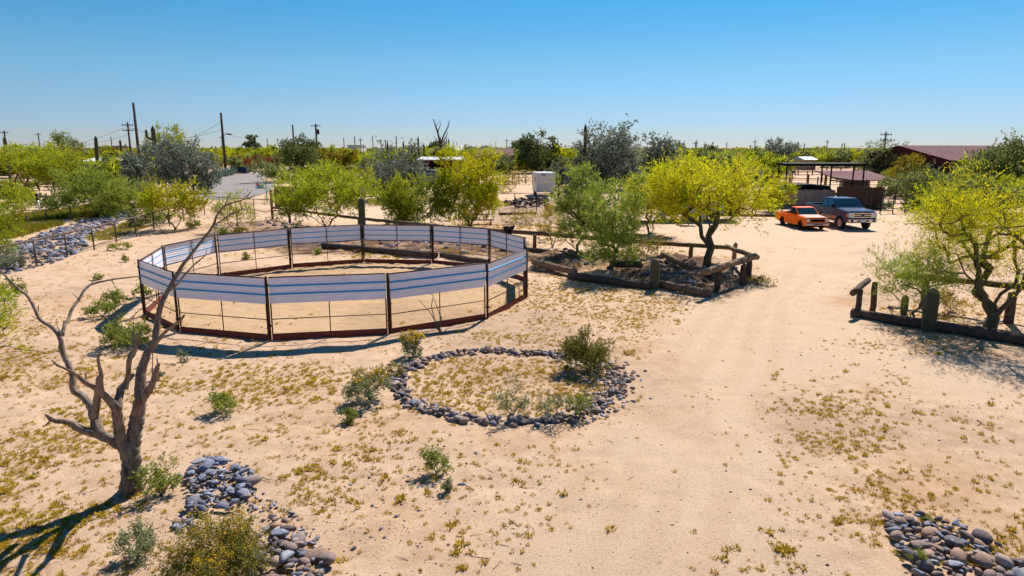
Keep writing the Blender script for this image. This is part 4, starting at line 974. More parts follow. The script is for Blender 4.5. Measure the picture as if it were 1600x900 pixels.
line_fence('wire_fence', 'low strand fence on dark posts between the pipe fence and gate post', [G(*p) for p in [(320, 336), (345, 338), (370, 340), (398, 342), (425, 344)]], 1.55, .035, .03, (.4, .8, 1.2))
def gate_stuff():
    x, y = G(426, 343); t = thing('gate_post', 'tall rusty brown gate post at the end of the log rail', 'post', (x, y, 0))
    MB().tube([(0, 0, -.1), (0, 0, 2.2)], .10, 10).build('post', M['orangewood'], t); MB().box((0, 0, 2.24), (.24, .24, .06)).build('cap', M['rust'], t)
    for z in (.5, 1.4): MB().box((.02, -.11, z), (.12, .05, .1)).build('hinge', M['black'], t)
    x, y = G(431, 328); t = thing('gate', 'solid brown steel gate leaf standing open beside the road', 'gate', (x, y, 0))
    MB().box((.55, .3, 1.15), (1.25, .04, 1.75), R(28)).build('gate_sheet', M['woodbrown'], t)
    f = MB(); c, s = math.cos(R(28)), math.sin(R(28))
    for k in (-.65, .65): f.tube([(.55 + k * c, .3 + k * s - .04, 0), (.55 + k * c, .3 + k * s - .04, 2.08)], .035, 6)
    for z in (.27, 2.05): f.tube([(.55 - .65 * c, .3 - .65 * s - .04, z), (.55 + .65 * c, .3 + .65 * s - .04, z)], .03, 6)
    f.build('gate_frame', M['rust'], t)
    x, y = G(417.5, 317); t = thing('sign', 'small blue sign with a red mark on a white post by the gate', 'sign', (x, y, 0))
    MB().box((0, 0, 1.15), (.09, .09, 2.3)).build('sign_post', M['signblue'], t)
    f = MB().box((-.62, 0, 1.72), (.92, .03, .62)).build('sign_face', M['white'], t)
    MB().box((-.55, -.02, 1.60), (.70, .012, .30)).build('sign_band', M['signblue'], f); MB().tube([(-.84, -.015, 1.86), (-.84, -.032, 1.86)], .13, 12).build('sign_mark', M['signred'], f)
    MB().box((-.5, 0, 2.1), (1.0, .05, .05)).build('sign_bracket', M['signblue'], t)
gate_stuff()

# ------------------------------------------------------------------ vehicles
def wheel(t, x, y, r, w, side, rimm, name='wheel'):
    m = MB().tube([(x, y - w / 2, r), (x, y - w / 2 + .03, r), (x, y + w / 2 - .03, r), (x, y + w / 2, r)], [r * .9, r, r, r * .9], 28).build(name, M['rubber'], t)
    yo = y + side * (w / 2 + .004)
    q = MB().tube([(x, yo - side * .05, r), (x, yo, r)], [r * .62, r * .62], 20); q.tube([(x, yo - side * .01, r), (x, yo + side * .03, r)], [r * .22, r * .16], 12)
    for k in range(6):
        a = k * math.pi / 3; q.box((x + math.cos(a) * r * .38, yo + side * .008, r + math.sin(a) * r * .38), (r * .36, .02, r * .13), 0, 0, -a)
    q.build('rim', M[rimm], m); return m
def pickup(label, px, py, rz, P):
    x, y = P['at']; t = thing('pickup_truck', label, 'pickup truck', (x, y, gz(x, y)), rz)
    L, Wd, wb, r = P['L'], P['W'], P['wb'], P['r']; xf = L / 2; xr = -L / 2; fx = xf - P['fo']; rx = fx - wb
    zb, zh, zc, zr_, zt = P['zb'], P['zh'], P['zc'], P['zroof'], P['zbed']; cb, cf = P['cab']   # cab back, cowl x
    hw = Wd / 2; body = M[P['paint']]
    def arch(cx, ra, x0, x1): return [(cx + ra * math.cos(a), max(zb, r + ra * math.sin(a))) for a in np.linspace(math.pi - .25, .25, 11)][::-1]
    ra = r * 1.2
    A1 = [(xf - .04, zb + .05), (xf, zb + .3), (xf - .02, zh - .12), (xf - .12, zh), (cf, zc), (cb, zc), (cb, zb)] + [(fx - ra, zb)] + arch(fx, ra, 0, 0)[::-1] + [(fx + ra, zb)]
    bd = MB().prism(A1, -hw, hw).build('body', body, t, .05)
    if P.get('two'):                           # two tone lower band
        for s in (-1, 1): MB().box(((cb + fx - ra) / 2 - .04, s * (hw + .004), zb + .22), (fx - ra - cb - .1, .012, .20)).build('lower_door_panel', M[P['two']], bd)
        for s in (-1, 1): MB().box(((cb + rx + ra) / 2, s * (hw + .004), zb + .22), (cb - rx - ra, .012, .20)).build('lower_bed_panel', M[P['two']], bd)
        for s in (-1, 1): MB().box(((xr + rx - ra) / 2, s * (hw + .004), zb + .24), (rx - ra - xr - .06, .012, .20)).build('lower_bed_panel', M[P['two']], bd)
    # hood skin
    hd = MB(); hd.box(((xf - .14 + cf) / 2, 0, (zh + zc) / 2 + .012), (math.hypot(xf - .14 - cf, zc - zh), Wd * .86, .03), 0, 0, math.atan2(zc - zh, xf - .14 - cf)).build('hood', M[P['hood']], t, .02)
    A2 = [(cb - .03, zb), (cb - .03, zt), (xr, zt), (xr, zb + .1)] + [(rx - ra, zb)] + arch(rx, ra, 0, 0)[::-1] + [(rx + ra, zb)]
    for s in (-1, 1): MB().prism(A2, s * hw - (s > 0) * .09, s * hw + (s < 0) * .09).build('bed_side', body, t, .02)
    MB().box(((cb - .03 + xr) / 2, 0, zb + .22), (cb - .03 - xr, Wd - .2, .05)).build('bed_floor', M['black'], t)
    MB().box((xr + .04, 0, (zt + zb + .15) / 2), (.07, Wd - .17, zt - zb - .15)).build('tailgate', body, t, .015)
    for s in (-1, 1): MB().box((xr - .01, s * (hw - .09), zt - .25), (.05, .13, .34)).build('tail_light', M['redlamp'], t)
    # cab
    rf, rb = P['rooff'], P['roofb']; tw = hw - P['tumble']
    lo = [(cb, -hw + .02), (cf + .06, -hw + .02), (cf + .06, hw - .02), (cb, hw - .02)]; hi = [(rb, -tw), (rf, -tw), (rf, tw), (rb, tw)]
    v = [(a, b, zc - .01) for a, b in lo] + [(a, b, zr_) for a, b in hi]
    cab = MB().add(v, [(0, 3, 2, 1), (4, 5, 6, 7), (0, 1, 5, 4), (1, 2, 6, 5), (2, 3, 7, 6), (3, 0, 4, 7)]).build('cab', body, t, .05)
    V = [Vector(q) for q in v]
    def pane(name, q0, q1, q2, q3, i0, i1, j0, j1):   # bilinear patch set 6 mm proud of the face
        B = lambda u, w_: (q0 * (1 - u) + q1 * u) * (1 - w_) + (q3 * (1 - u) + q2 * u) * w_
        n = (q1 - q0).cross(q3 - q0).normalized() * .012; c = [B(i0, j0), B(i1, j0), B(i1, j1), B(i0, j1)]
        MB().add([p + n for p in c] + [p - n * .3 for p in c], [(0, 1, 2, 3), (4, 7, 6, 5), (0, 4, 5, 1), (1, 5, 6, 2), (2, 6, 7, 3), (3, 7, 4, 0)]).build(name, M['glass'], cab)
    pane('windshield', V[1], V[2], V[6], V[5], .05, .95, .06, .90); pane('rear_window', V[3], V[0], V[4], V[7], .12, .88, .12, .86)
    if P['doors'] == 4:
        for q in ((V[0], V[1], V[5], V[4]), (V[2], V[3], V[7], V[6])):
            f = q[0] is V[0]
            for i0, i1 in (((.08, .42), (.48, .88)) if f else ((.12, .52), (.58, .92))): pane('side_window', *q, i0, i1, .10, .88)
    else:
        pane('side_window', V[0], V[1], V[5], V[4], .10, .86, .10, .88); pane('side_window', V[2], V[3], V[7], V[6], .14, .90, .10, .88)
    for s in (-1, 1):
        for i in range(P['doors'] // 2):
            dx = cf - .25 - i * 1.05; MB().box((dx - .75, s * (hw + .01), zc - .18), (.16, .03, .03)).build('door_handle', M['chrome'], t)
            MB().box((dx + .12, s * (hw + .002), (zc + zb) / 2 + .1), (.012, .008, zc - zb - .3)).build('door_seam', M['black'], bd)
        mi = MB().box((cf - .05, s * (hw + P['mir']), zc + .16), (.12, .20 * P['ms'], .26 * P['ms'])).box((cf - .05, s * (hw + P['mir'] / 2), zc + .06), (.05, P['mir'] + .05, .05)).build('mirror', M['black'], t, .02)
        hl = MB().box((xf - .02, s * (hw - P['hlw'] / 2 - .05), P['hlz']), (.12, P['hlw'], P['hlh'])).build('headlight', M['lamp'], t, .02)
        MB().box((xf - .10, s * (hw - .01), P['hlz']), (.2, .06, P['hlh'] * .7)).build('turn_signal', M['amber'], t, .01)
    gw = Wd - 2 * P['hlw'] - .14
    g = MB().box((xf + .0, 0, P['hlz']), (.06, gw, P['gh'])).build('grille', M['black'], t)
    for k in range(P['bars']): MB().box((xf + .03, 0, P['hlz'] + (k - (P['bars'] - 1) / 2) * P['gh'] / max(1, P['bars'] - .2)), (.04, gw * .96, P['barh'])).build('grille_bar', M[P['barm']], g)
    if P.get('badge'):
        MB().tube([(xf + .05, 0, P['hlz']), (xf + .075, 0, P['hlz'])], [.1, .1], 16).build('badge', M['bluecar'], g)
        MB().box((xf + .03, 0, P['hlz']), (.05, .06, P['gh'] * 1.08)).box((xf + .028, -gw / 2, P['hlz']), (.05, .06, P['gh'] * 1.1)).box((xf + .028, gw / 2, P['hlz']), (.05, .06, P['gh'] * 1.1)).build('grille_surround', M['chrome'], g, .01)
    bp = MB().box((xf + .06, 0, P['bz']), (.20, Wd - .04, P['bh'])).build('front_bumper', M[P['bump']], t, .04)
    MB().box((xf + .165, 0, P['bz'] - .01), (.02, Wd * .42, P['bh'] * .35)).build('bumper_vent', M['black'], bp)
    if P.get('badge'):
        MB().box((xf + .175, 0, P['bz'] + .02), (.02, .32, .16)).build('licence_plate', M['white'], bp)
        for s in (-1, 1): MB().tube([(xf + .15, s * (hw - .25), P['bz']), (xf + .172, s * (hw - .25), P['bz'])], [.09, .09], 14).build('fog_lamp', M['black'], bp)
    MB().box((xr - .08, 0, zb + .16), (.14, Wd - .1, .18)).build('rear_bumper', M[P['bump']], t, .03)
    MB().box(((fx + rx) / 2, 0, zb - .02), (wb - .3, Wd * .55, .2)).build('chassis', M['black'], t)
    if P.get('step'):
        for s in (-1, 1): MB().box(((cb + cf) / 2 + .1, s * (hw - .02), zb - .03), (cf - cb, .16, .06)).build('running_board', M['chrome'], t)
    MB().box((xf - .3, 0, zb + .02), (.5, Wd * .8, .1)).build('air_dam', M['black'], t)
    for s in (-1, 1):
        for wx in (fx, rx): wheel(t, wx, s * (hw - P['tw'] / 2 - .0), r, P['tw'], s, P['rim'])
        MB().tube([(fx - ra * .98, s * (hw + .002), r)] + [(fx + ra * math.cos(a), s * (hw + .002), r + ra * math.sin(a)) for a in np.linspace(math.pi - .05, .05, 12)], .018, 6).build('wheel_arch', M[P['archm']], t)
    if P.get('cargo'):
        MB().box((cb - .55, .1, zt - .02), (.7, 1.0, .36)).build('bed_toolbox', M['black'], t, .05)
    return t
F1 = G(1250.5, 357.5); F2 = G(1281.5, 358.5)
# heading is -Y (towards the photograph's viewpoint); rotation -90 degrees turns local +x to -y
oc = ((F1[0] + F2[0]) / 2 - .05, (F1[1] + F2[1]) / 2 + 1.45)
pickup('small lowered orange pickup parked beside the big blue pickup', 0, 0, R(-86), dict(at=(oc[0], oc[1] + .02), L=4.5, W=1.62, wb=2.72, r=.30, fo=.78, zb=.24, zh=.84, zc=.93, zroof=1.42, zbed=.90, cab=(-.35, .95), rooff=.42, roofb=-.22, tumble=.16, paint='orange', hood='palehood', doors=2, mir=.08, ms=.6, hlw=.24, hlh=.15, hlz=.66, gh=.15, bars=3, barh=.012, barm='black', bump='offwhite', bz=.42, bh=.13, tw=.19, rim='black', archm='orange', cargo=True))
B1 = G(1313.5, 357); B2 = G(1351.5, 358)
pickup('big dark blue crew cab pickup with chrome grille and tan lower sides', 0, 0, R(-88), dict(at=((B1[0] + B2[0]) / 2 - .05, (B1[1] + B2[1]) / 2 + 2.15), L=6.3, W=1.98, wb=4.0, r=.42, fo=1.0, zb=.52, zh=1.26, zc=1.38, zroof=2.0, zbed=1.38, cab=(-.75, 1.55), rooff=.85, roofb=-.62, tumble=.20, paint='bluecar', hood='bluecar', doors=4, mir=.20, ms=1.0, hlw=.30, hlh=.32, hlz=1.02, gh=.36, bars=3, barh=.06, barm='chrome', bump='chrome', bz=.66, bh=.26, tw=.27, rim='alloy', archm='bluecar', two='tan', badge=True, step=True))
def box_trailer():
    x, y = G(850, 306); t = thing('box_trailer', 'white enclosed box trailer standing alone on the dirt lot', 'trailer', (x, y + 1.4, 0), R(6))
    w_, l_, h = 2.2, 3.4, 2.35
    MB().box((0, 0, .42 + h / 2 - .1), (w_, l_, h - .2)).build('box_body', M['white'], t, .05); MB().box((0, 0, .42 + h - .16), (w_ + .04, l_ + .04, .1)).build('roof', M['white'], t, .04)
    MB().box((0, -l_ / 2 - .012, 1.45), (w_ - .3, .02, h - .5)).build('rear_door', M['offwhite'], t); MB().box((-.3, -l_ / 2 - .03, 2.4), (.45, .02, .1)).build('vent', M['black'], t)
    MB().box((-w_ / 2 - .012, -.9, 1.85), (.02, .7, .45)).build('side_window', M['glass'], t)
    for s in (-1, 1):
        for k in (-.35, .45): wheel(t, 0, 0, .33, .2, s, 'white').location = (s * (w_ / 2 - .1), k, 0)
    for o in t.children:
        if o.name.startswith('wheel'): o.rotation_euler = (0, 0, R(90))
    MB().tube([(-.5, l_ / 2, .45), (0, l_ / 2 + 1.1, .45), (.5, l_ / 2, .45)], .05, 6).build('tow_frame', M['black'], t)
box_trailer()
def horse_trailer():
    x, y = G(1100, 346); t = thing('horse_trailer', 'long horse trailer with a pale roof parked behind the large palo verde', 'trailer', (x, y + 1.2, 0), R(4))
    l_, w_, h = 5.6, 2.0, 2.25; pr = [(-w_ / 2, .5), (-w_ / 2, h - .15), (-w_ / 2 + .2, h + .05), (w_ / 2 - .2, h + .05), (w_ / 2, h - .15), (w_ / 2, .5)]
    n = len(pr); vs = [(x_, y_, z) for x_ in (-l_ / 2, l_ / 2) for y_, z in pr]
    MB().add(vs, [tuple(range(n)), tuple(range(2 * n - 1, n - 1, -1))] + [(i, n + i, n + (i + 1) % n, (i + 1) % n) for i in range(n)]).build('trailer_body', M['rust'], t, .03)  # shade of the near side is put into this dark body colour
    MB().box((0, 0, h + .08), (l_ + .1, w_ - .1, .08)).build('roof', M['white'], t, .03)
    MB().box((-l_ / 2 - .8, 0, 1.75), (1.7, w_ - .2, .9)).build('gooseneck', M['offwhite'], t, .15)
    for k in range(4): MB().box((-1.8 + k * 1.2, -w_ / 2 - .012, 1.75), (.85, .02, .4)).build('side_window', M['black'], t)
    MB().box((1.0, -w_ / 2 - .014, 1.0), (1.0, .02, .9)).build('pale_side_panel', M['offwhite'], t); MB().box((-1.0, -w_ / 2 - .014, .95), (1.6, .02, .7)).build('lower_side_panel', M['offwhite'], t)
    for s in (-1, 1):
        for k in (-.1, .75): wheel(t, k, s * (w_ / 2 + .05), .36, .2, s, 'white')
        MB().box((.32, s * (w_ / 2 + .08), .80), (1.75, .26, .05)).build('fender', M['black'], t)
    MB().tube([(-l_ / 2 - 1.3, 0, 1.4), (-l_ / 2 - 1.3, 0, .5)], .05, 8).build('coupler', M['black'], t)
    MB().box((-l_ / 2 - .3, -.4, .35), (.5, .4, .5)).build('jack_box', M['white'], t)
horse_trailer()
def cart():
    x, y = G(570, 307); t = thing('utility_cart', 'small white vehicle with blue tinted windows half hidden behind a green tree', 'vehicle', (x, y + .8, 0), R(180))
    pr = [(-1.3, .35), (-1.32, .95), (-1.1, 1.5), (.5, 1.55), (.95, 1.0), (1.5, .9), (1.55, .35)]
    MB().prism(pr, -.75, .75).build('body', M['white'], t, .06)
    for s in (-1, 1):
        MB().prism([(-1.05, 1.0), (-.95, 1.4), (-.2, 1.42), (-.2, 1.0)], s * .76 - .006, s * .76 + .006).build('side_window', M['signblue'], t); MB().prism([(-.1, 1.0), (-.1, 1.42), (.42, 1.42), (.78, 1.0)], s * .76 - .006, s * .76 + .006).build('side_window', M['signblue'], t)
        for k in (-.85, .95): wheel(t, k, s * .68, .3, .16, s, 'white')
cart()
def dumpster():
    x, y = G(377, 271.5); t = thing('dumpster', 'dark blue steel dumpster at the edge of the paved road', 'dumpster', (x, y + .8, 0), R(-6))
    MB().prism([(-1.15, .1), (-1.3, 1.3), (1.3, 1.5), (1.15, .1)], -.85, .85).build('bin', M['dumpster'], t, .04)
    MB().box((0, .0, 1.50), (2.7, 1.8, .06), 0, 0, R(-5)).build('lid', M['black'], t)
    for k in (-.7, 0, .7): MB().box((k, -.88, .75), (.10, .06, 1.1)).build('rib', M['dumpster'], t)
    MB().box((1.3, -.4, .9), (.12, .2, .3)).build('lift_pocket', M['white'], t)
dumpster()

# ------------------------------------------------------------------ buildings and corrals
def bldg_box(name, label, px0, px1, Y, top, roofm='white', wallm='tanwall', dpt=8, over=.4, pitch=.0, cat='building', base_z=0.0, group=None, windows=2, rot=0):
    x0 = PY(px0, 240, Y).x; x1 = PY(px1, 240, Y).x; h = zat(Y, top); W = x1 - x0; t = thing(name, label, cat, ((x0 + x1) / 2, Y + dpt / 2, 0), rot, group)
    hw = h - pitch
    MB().box((0, 0, hw / 2), (W - over * 2, dpt - over * 2, hw)).build('wall', M[wallm], t)
    if pitch: MB().add([(-W / 2, -dpt / 2, hw - .05), (W / 2, -dpt / 2, hw - .05), (W / 2, dpt / 2, hw - .05), (-W / 2, dpt / 2, hw - .05), (-W / 2, 0, h), (W / 2, 0, h)], [(0, 1, 5, 4), (2, 3, 4, 5), (0, 4, 3), (1, 2, 5), (0, 3, 2, 1)]).build('roof', M[roofm], t)
    else: MB().box((0, 0, hw + .06), (W, dpt, .14)).build('roof', M[roofm], t)
    for i in range(windows):
        xx = -W / 2 + W * (i + .5) / windows; w_ = MB().box((xx, -dpt / 2 + over - .03, hw * .55), (1.2, .06, 1.0)).build('window', M['glass'], t)
        MB().box((xx, -dpt / 2 + over - .05, hw * .55), (1.34, .04, .06)).build('window_bar', M['white'], w_)
    MB().box((W * .22, -dpt / 2 + over - .03, 1.0), (.95, .06, 2.0)).build('door', M['woodbrown'], t)
    return t
bldg_box('low_house', 'nearer long pale flat roof among the trees on the left', 122, 194, 118, 247, 'offwhite', pitch=.5, dpt=9)
bldg_box('low_house', 'farther pale flat roof just above the nearer one on the left', 112, 160, 170, 240, 'offwhite', dpt=10)
bldg_box('low_house', 'reddish roofed house on the far left skyline', 150, 184, 230, 227.5, 'barn', 'tanwall', dpt=10, pitch=.6)
bldg_box('low_house', 'wide house with a pinkish roof behind the trees at the centre', 744, 802, 150, 232, 'pinkroof', 'tanwall', dpt=14, pitch=1.6)
bldg_box('low_house', 'small pale house with a peaked roof right of the skyline saguaros', 709, 722, 165, 226, 'offwhite', 'white', dpt=8, pitch=1.2)
bldg_box('low_house', 'distant flat white building on the skyline above the mesquites', 541, 566, 240, 227, 'white', 'white', dpt=9)
bldg_box('low_house', 'pale blue metal roof glimpsed far beyond the corrals', 1258, 1280, 170, 245, 'cyan', 'tanwall', dpt=8, pitch=.6)
def stable():
    Y = 118; x0 = PY(655, 250, Y).x; x1 = PY(724, 250, Y).x; h = zat(Y, 248); W = x1 - x0; t = thing('stable_shed', 'long low stable with a thin pale roof and shaded stalls', 'stable', ((x0 + x1) / 2, Y + 3, 0))
    MB().box((0, 0, h), (W + .8, 7, .14), 0, R(3)).build('roof', M['offwhite'], t); MB().box((0, 3, h / 2 - .1), (W, .15, h - .2)).build('back_wall', M['barn'], t)
    for i in range(6): MB().box((-W / 2 + W * i / 5, -2.9, h / 2), (.16, .16, h)).build('post', M['rust'], t)
    for i in range(5):
        MB().box((-W / 2 + W * (i + .5) / 5, -2.9, .8), (W / 5 - .2, .08, 1.3)).build('stall_gate', M['redrust'], t)
        MB().box((-W / 2 + W * i / 5, 0, 1.0), (.1, 6, 2)).build('stall_partition', M['woodgrey'], t)
    Y = 104; x = PY(677, 280, Y).x; t = thing('storage_container', 'dark blue steel storage box in front of the stable', 'container', (x, Y, 0), R(5))
    MB().box((0, 0, 1.1), (2.0, 2.6, 2.2)).build('container_body', M['dumpster'], t, .04)
    for k in range(7): MB().box((-.9 + k * .3, -1.32, 1.1), (.08, .05, 1.9)).build('rib', M['dumpster'], t)
    MB().box((-1.3, .4, .9), (.5, 1.5, 1.8)).build('side_locker', M['signblue'], t)
stable()
def barn():
    A = PY(1407, 228, 128); za = A.z; Bp = PY(1488, 251, 119); zb = Bp.z; d = Vector((Bp.x - A.x, Bp.y - A.y, 0)); e = Vector((-d.y, d.x, 0)).normalized() * 34; e = Vector((26, 13, 0))
    t = thing('barn', 'large dark red barn with a pinkish metal roof at the right', 'barn', (A.x, A.y, 0)); O = Vector((A.x, A.y, 0)); Aw = Vector((0, 0, za)); B = d + Vector((0, 0, zb)); Cc = -d * .7 + Vector((0, 0, za - (za - zb) * .7))
    q = d.normalized() * .3; th = Vector((0, 0, .12)); eo = -e.normalized() * .5
    MB().add([Vector((0, 0, za - .15)), d * .97 + Vector((0, 0, zb - .1)), d * .97, -d * .68, -d * .68 + Vector((0, 0, za - (za - zb) * .7 - .1))] + [v + e for v in [Vector((0, 0, za - .15)), d * .97 + Vector((0, 0, zb - .1)), d * .97, -d * .68, -d * .68 + Vector((0, 0, za - (za - zb) * .7 - .1))]], [(0, 1, 2, 3, 4), (9, 8, 7, 6, 5), (1, 6, 7, 2), (4, 3, 8, 9)]).build('wall', M['barn'], t)
    def plane(a, b, nm):
        ps = [a + eo, b + eo, b + e, a + e]; up = Vector((0, 0, .1))
        r = MB().add([p + up for p in ps] + [p for p in ps], [(0, 1, 2, 3), (7, 6, 5, 4), (0, 4, 5, 1), (1, 5, 6, 2), (2, 6, 7, 3), (3, 7, 4, 0)]).build('roof', M['pinkroof'], t)
        for k in range(14):
            c = a.lerp(a + e, (k + .5) / 14); g = b.lerp(b + e, (k + .5) / 14); MB().tube([c + up * 1.2, g + up * 1.2], .02, 4).build('roof_seam', M['pinkroof'], r)
    plane(Aw, B, 'r'); plane(Aw, Cc, 'l')
    MB().box(d * .35 + Vector((0, 0, 1.3)) + eo * .05, (2.4, .2, 2.6), math.atan2(d.y, d.x)).build('barn_door', M['black'], t)
barn()
def shade_frame():
    Y = 66; X = lambda px: PY(px, 258, Y).x; z = zat(Y, 257); t = thing('shade_frame', 'tall black steel shade frame with a thin dark canopy behind the boards', 'shade structure', (X(1290), Y, 0)); x0 = X(1290)
    MB().box((0, 1, z), (X(1354) - X(1229), 2.3, .24), 0, R(1)).build('canopy', M['black'], t)
    for p in (1230, 1300, 1351):
        for k in (0, 2): MB().box((X(p) - x0, k, z / 2), (.11, .11, z)).build('post', M['black'], t)
    z2 = zat(Y, 277); p = Vector((X(1300) - x0, 0, z2)); q = Vector((X(1352) - x0, -.4, zat(Y, 285))); MB().tube([p, q], .06, 6).tube([p - Vector((0, 0, .28)), q - Vector((0, 0, .22))], .05, 6).build('cross_beam', M['black'], t)
    Y = 82; X = lambda px: PY(px, 278, Y).x; z = zat(Y, 274); t = thing('low_shed', 'low open shed with a pinkish roof right of the black shade frame', 'shed', (X(1348), Y, 0)); W = X(1394) - X(1306)
    MB().box((0, 2, z - .1), (W, 7, .12), 0, R(7)).build('roof', M['pinkroof'], t)
    for k in (-.46, 0, .46):
        for yy in (-1, 5): MB().box((k * W, yy, z / 2 - .2), (.12, .12, z - .3)).build('post', M['rust'], t)
    MB().box((.2 * W, 4, .7), (W * .5, .1, 1.4)).build('back_panel', M['woodgrey'], t)
shade_frame()
def board_fence(label, a, b, top, m, tarp=False):
    p = Vector((*G(*a), 0)); q = Vector((*G(*b), 0)); L = (q - p).length; d = (q - p).normalized(); h = zat(p.y, top); t = thing('board_fence', label, 'fence', p); n = min(96, int(L / .15)); rg = random.Random(int(a[0]))
    for i in range(n):
        c = d * (i + .5) * L / n; hh = h + rg.uniform(-.06, .06); MB().box(c + Vector((0, rg.uniform(-.01, .01), hh / 2)), (L / n * .985, .03, hh), math.atan2(d.y, d.x)).build('board', M[m], t)
    for z in (.3, h - .3): MB().tube([Vector((0, .06, z)), d * L + Vector((0, .06, z))], .04, 5).build('rail', M[m], t)
    return t, p, d, L, h
board_fence('grey weathered board fence under a black tarp behind the orange pickup', (1176, 325), (1303, 324), 297, 'woodgrey')
board_fence('dark brown board fence directly behind the big blue pickup', (1305, 325), (1378, 327), 291, 'woodbrown')
def tarp():
    Y = 66.5; X = lambda px: PY(px, 292, Y).x; t = thing('tarp_cover', 'black rounded tarp cover showing over the top of the grey boards', 'cover', (X(1267), Y, 0)); W = X(1304) - X(1232); z0 = zat(Y, 297) - .1; z1 = zat(Y, 288.5)
    MB().prism([(-W / 2, z0 - .6), (-W / 2, z0), (-W / 2 + .6, z1), (0, z1 + .05), (W / 2 - .4, z1 - .1), (W / 2, z0), (W / 2, z0 - .6)], 0, 3).build('tarp', M['black'], t, .1)
    for k in (-.42, .42):
        for yy in (.2, 2.8): MB().box((k * W, yy, z0 / 2), (.1, .1, z0)).build('post', M['rust'], t)
tarp()
def corral(label, pts, h, rails, m='rust', rp=.05, rr=.035): return line_fence('pipe_corral', label, pts, h, rp, rr, rails + (h - .05,), m=m, toprail=False, cat='corral')
def seq(a, b, n): A, B = G(*a), G(*b); return [(A[0] + (B[0] - A[0]) * i / n, A[1] + (B[1] - A[1]) * i / n) for i in range(n + 1)]
corral('low black rail fence behind the orange pickup', seq((1160, 334), (1262, 333), 5), .75, (.35,), 'black')
corral('black pipe rails at the right behind the blue pickup', seq((1375, 334), (1470, 330), 5), 1.5, (.4, .8, 1.15), 'black', .05)
corral('brown pipe corral right of the brown boards nearer the barn trees', seq((1380, 318), (1470, 314), 5), 1.6, (.5, .9, 1.3), 'rust')
corral('near wooden posted corral line behind the shade frame', seq((1205, 300), (1400, 300), 7), 2.2, (.9, 1.5), 'orangewood', .16, .04)
corral('middle corral line seen under the shade canopy', seq((1190, 285), (1400, 284), 9), 1.8, (.6, 1.2), 'rust', .08, .06)
corral('farthest corral line under the shade canopy', seq((1180, 274), (1400, 273), 10), 1.9, (.6, 1.2), 'pinkroof', .12, .09)
corral('pinkish corral fence receding beside the mesquite row', seq((546, 274), (566, 263), 12), 1.7, (.5, 1.0), 'pinkroof', .10, .07)
corral('corral fence along the road behind the green palo verde', seq((480, 284), (546, 269), 12), 1.7, (.5, 1.0), 'pinkroof', .07, .05)
corral('corral rails crossing the pale dirt left of the silvery ironwood', seq((546, 279), (600, 278), 5), 1.4, (.5, .95), 'offwhite', .07, .06)
corral('second corral rails nearer, left of the silvery ironwood', seq((546, 287), (592, 285), 4), 1.4, (.5, .95), 'rust', .06, .05)
corral('corral panels right of the silvery ironwood', seq((640, 296), (668, 296), 4), 1.6, (.5, .9, 1.25), 'offwhite', .05, .04)
corral('corral rails on the dirt lot left of the white box trailer', seq((790, 288), (832, 288), 4), 1.5, (.5, 1.0), 'rust', .07, .05)
corral('far corral fence behind the white box trailer', seq((778, 268), (880, 267), 8), 1.8, (.6, 1.2), 'rust', .12, .08)
corral('single rail fence beside the dark rubble heap', seq((770, 331), (905, 329), 4), 1.6, (), 'rust', .04, .03)
corral('pipe rail on the dirt behind the wispy trees', seq((985, 344), (1175, 340), 6), 1.1, (.5,), 'rust', .05, .05)
def planks():
    x, y = G(752, 350)
    for i, (dx, dz, rz, lb) in enumerate([(0, .35, .05, 'lowest orange timber bench beside the bright palo verde'), (-.3, .72, -.1, 'middle orange timber bench of the stack beside the palo verde'), (.25, 1.10, .08, 'top pale timber bench of the stack beside the palo verde')]):
        t = thing('timber_bench', lb, 'bench', (x + dx, y + i * .25, dz - .35), rz)
        for k in (-.16, .0, .16): MB().box((0, k, .30), (1.9, .14, .05)).build('plank', M['orangewood' if i < 2 else 'log'], t)
        for k in (-.7, .7): MB().box((k, 0, .14), (.1, .4, .26)).build('leg', M['orangewood'], t)
planks()
def swing():
    Y = 86; t = thing('swing_frame', 'reddish timber A shaped swing frame on the dirt at the left', 'swing', (PY(28, 290, Y).x, Y, 0)); x0 = t.location.x
    apex = PY(28, 271, Y) - Vector((x0, Y, 0)); far = apex + Vector((-1.2, 4.0, 0))
    for e, lab in ((0, ''), (1, '')):
        o = far if e else apex
        for px in (16, 43): f = PY(px, 300, Y) - Vector((x0, Y, 0)); f.z = 0; f2 = f + (far - apex) * e; f2.z = 0; MB().tube([f2, o + (o - f2).normalized() * .12], .10, 6).build('leg', M['barn' if e else 'redrust'], t)
    MB().tube([apex, far], .09, 6).build('top_beam', M['redrust'], t)
    for k in (.35, .65):
        c = apex.lerp(far, k); MB().tube([c, c - Vector((0, 0, 1.5))], .02, 4).build('swing_chain', M['black'], t)
    MB().box(apex.lerp(far, .5) - Vector((0, 0, 1.5)), (.3, 1.4, .05)).build('swing_seat', M['black'], t)
swing()
def marker_post():
    x, y = G(62, 331); t = thing('marker_post', 'short post, black above and white below, beyond the meadow', 'post', (x, y, 0)); h = zat(y, 302)
    MB().tube([(0, 0, -.1), (-.05, 0, h * .62)], .09, 8).build('post', M['white'], t); MB().tube([(-.05, 0, h * .62), (-.1, 0, h)], [.09, .10], 8).build('dark_top', M['black'], t)
marker_post()
for i, (a, b) in enumerate([((43, 352), 336), ((72, 345), 332), ((111, 344), 322)]):
    x, y = G(*a); o = MB().tube([(0, 0, -.1), (.03, 0, zat(y, b))], .06, 7).build('fence_post', M['twig']); o.location = (x, y, 0)
    tag(o, ['leftmost thin grey post standing in the meadow', 'middle thin grey post standing in the meadow', 'right hand taller thin post standing in the meadow'][i], 'post')
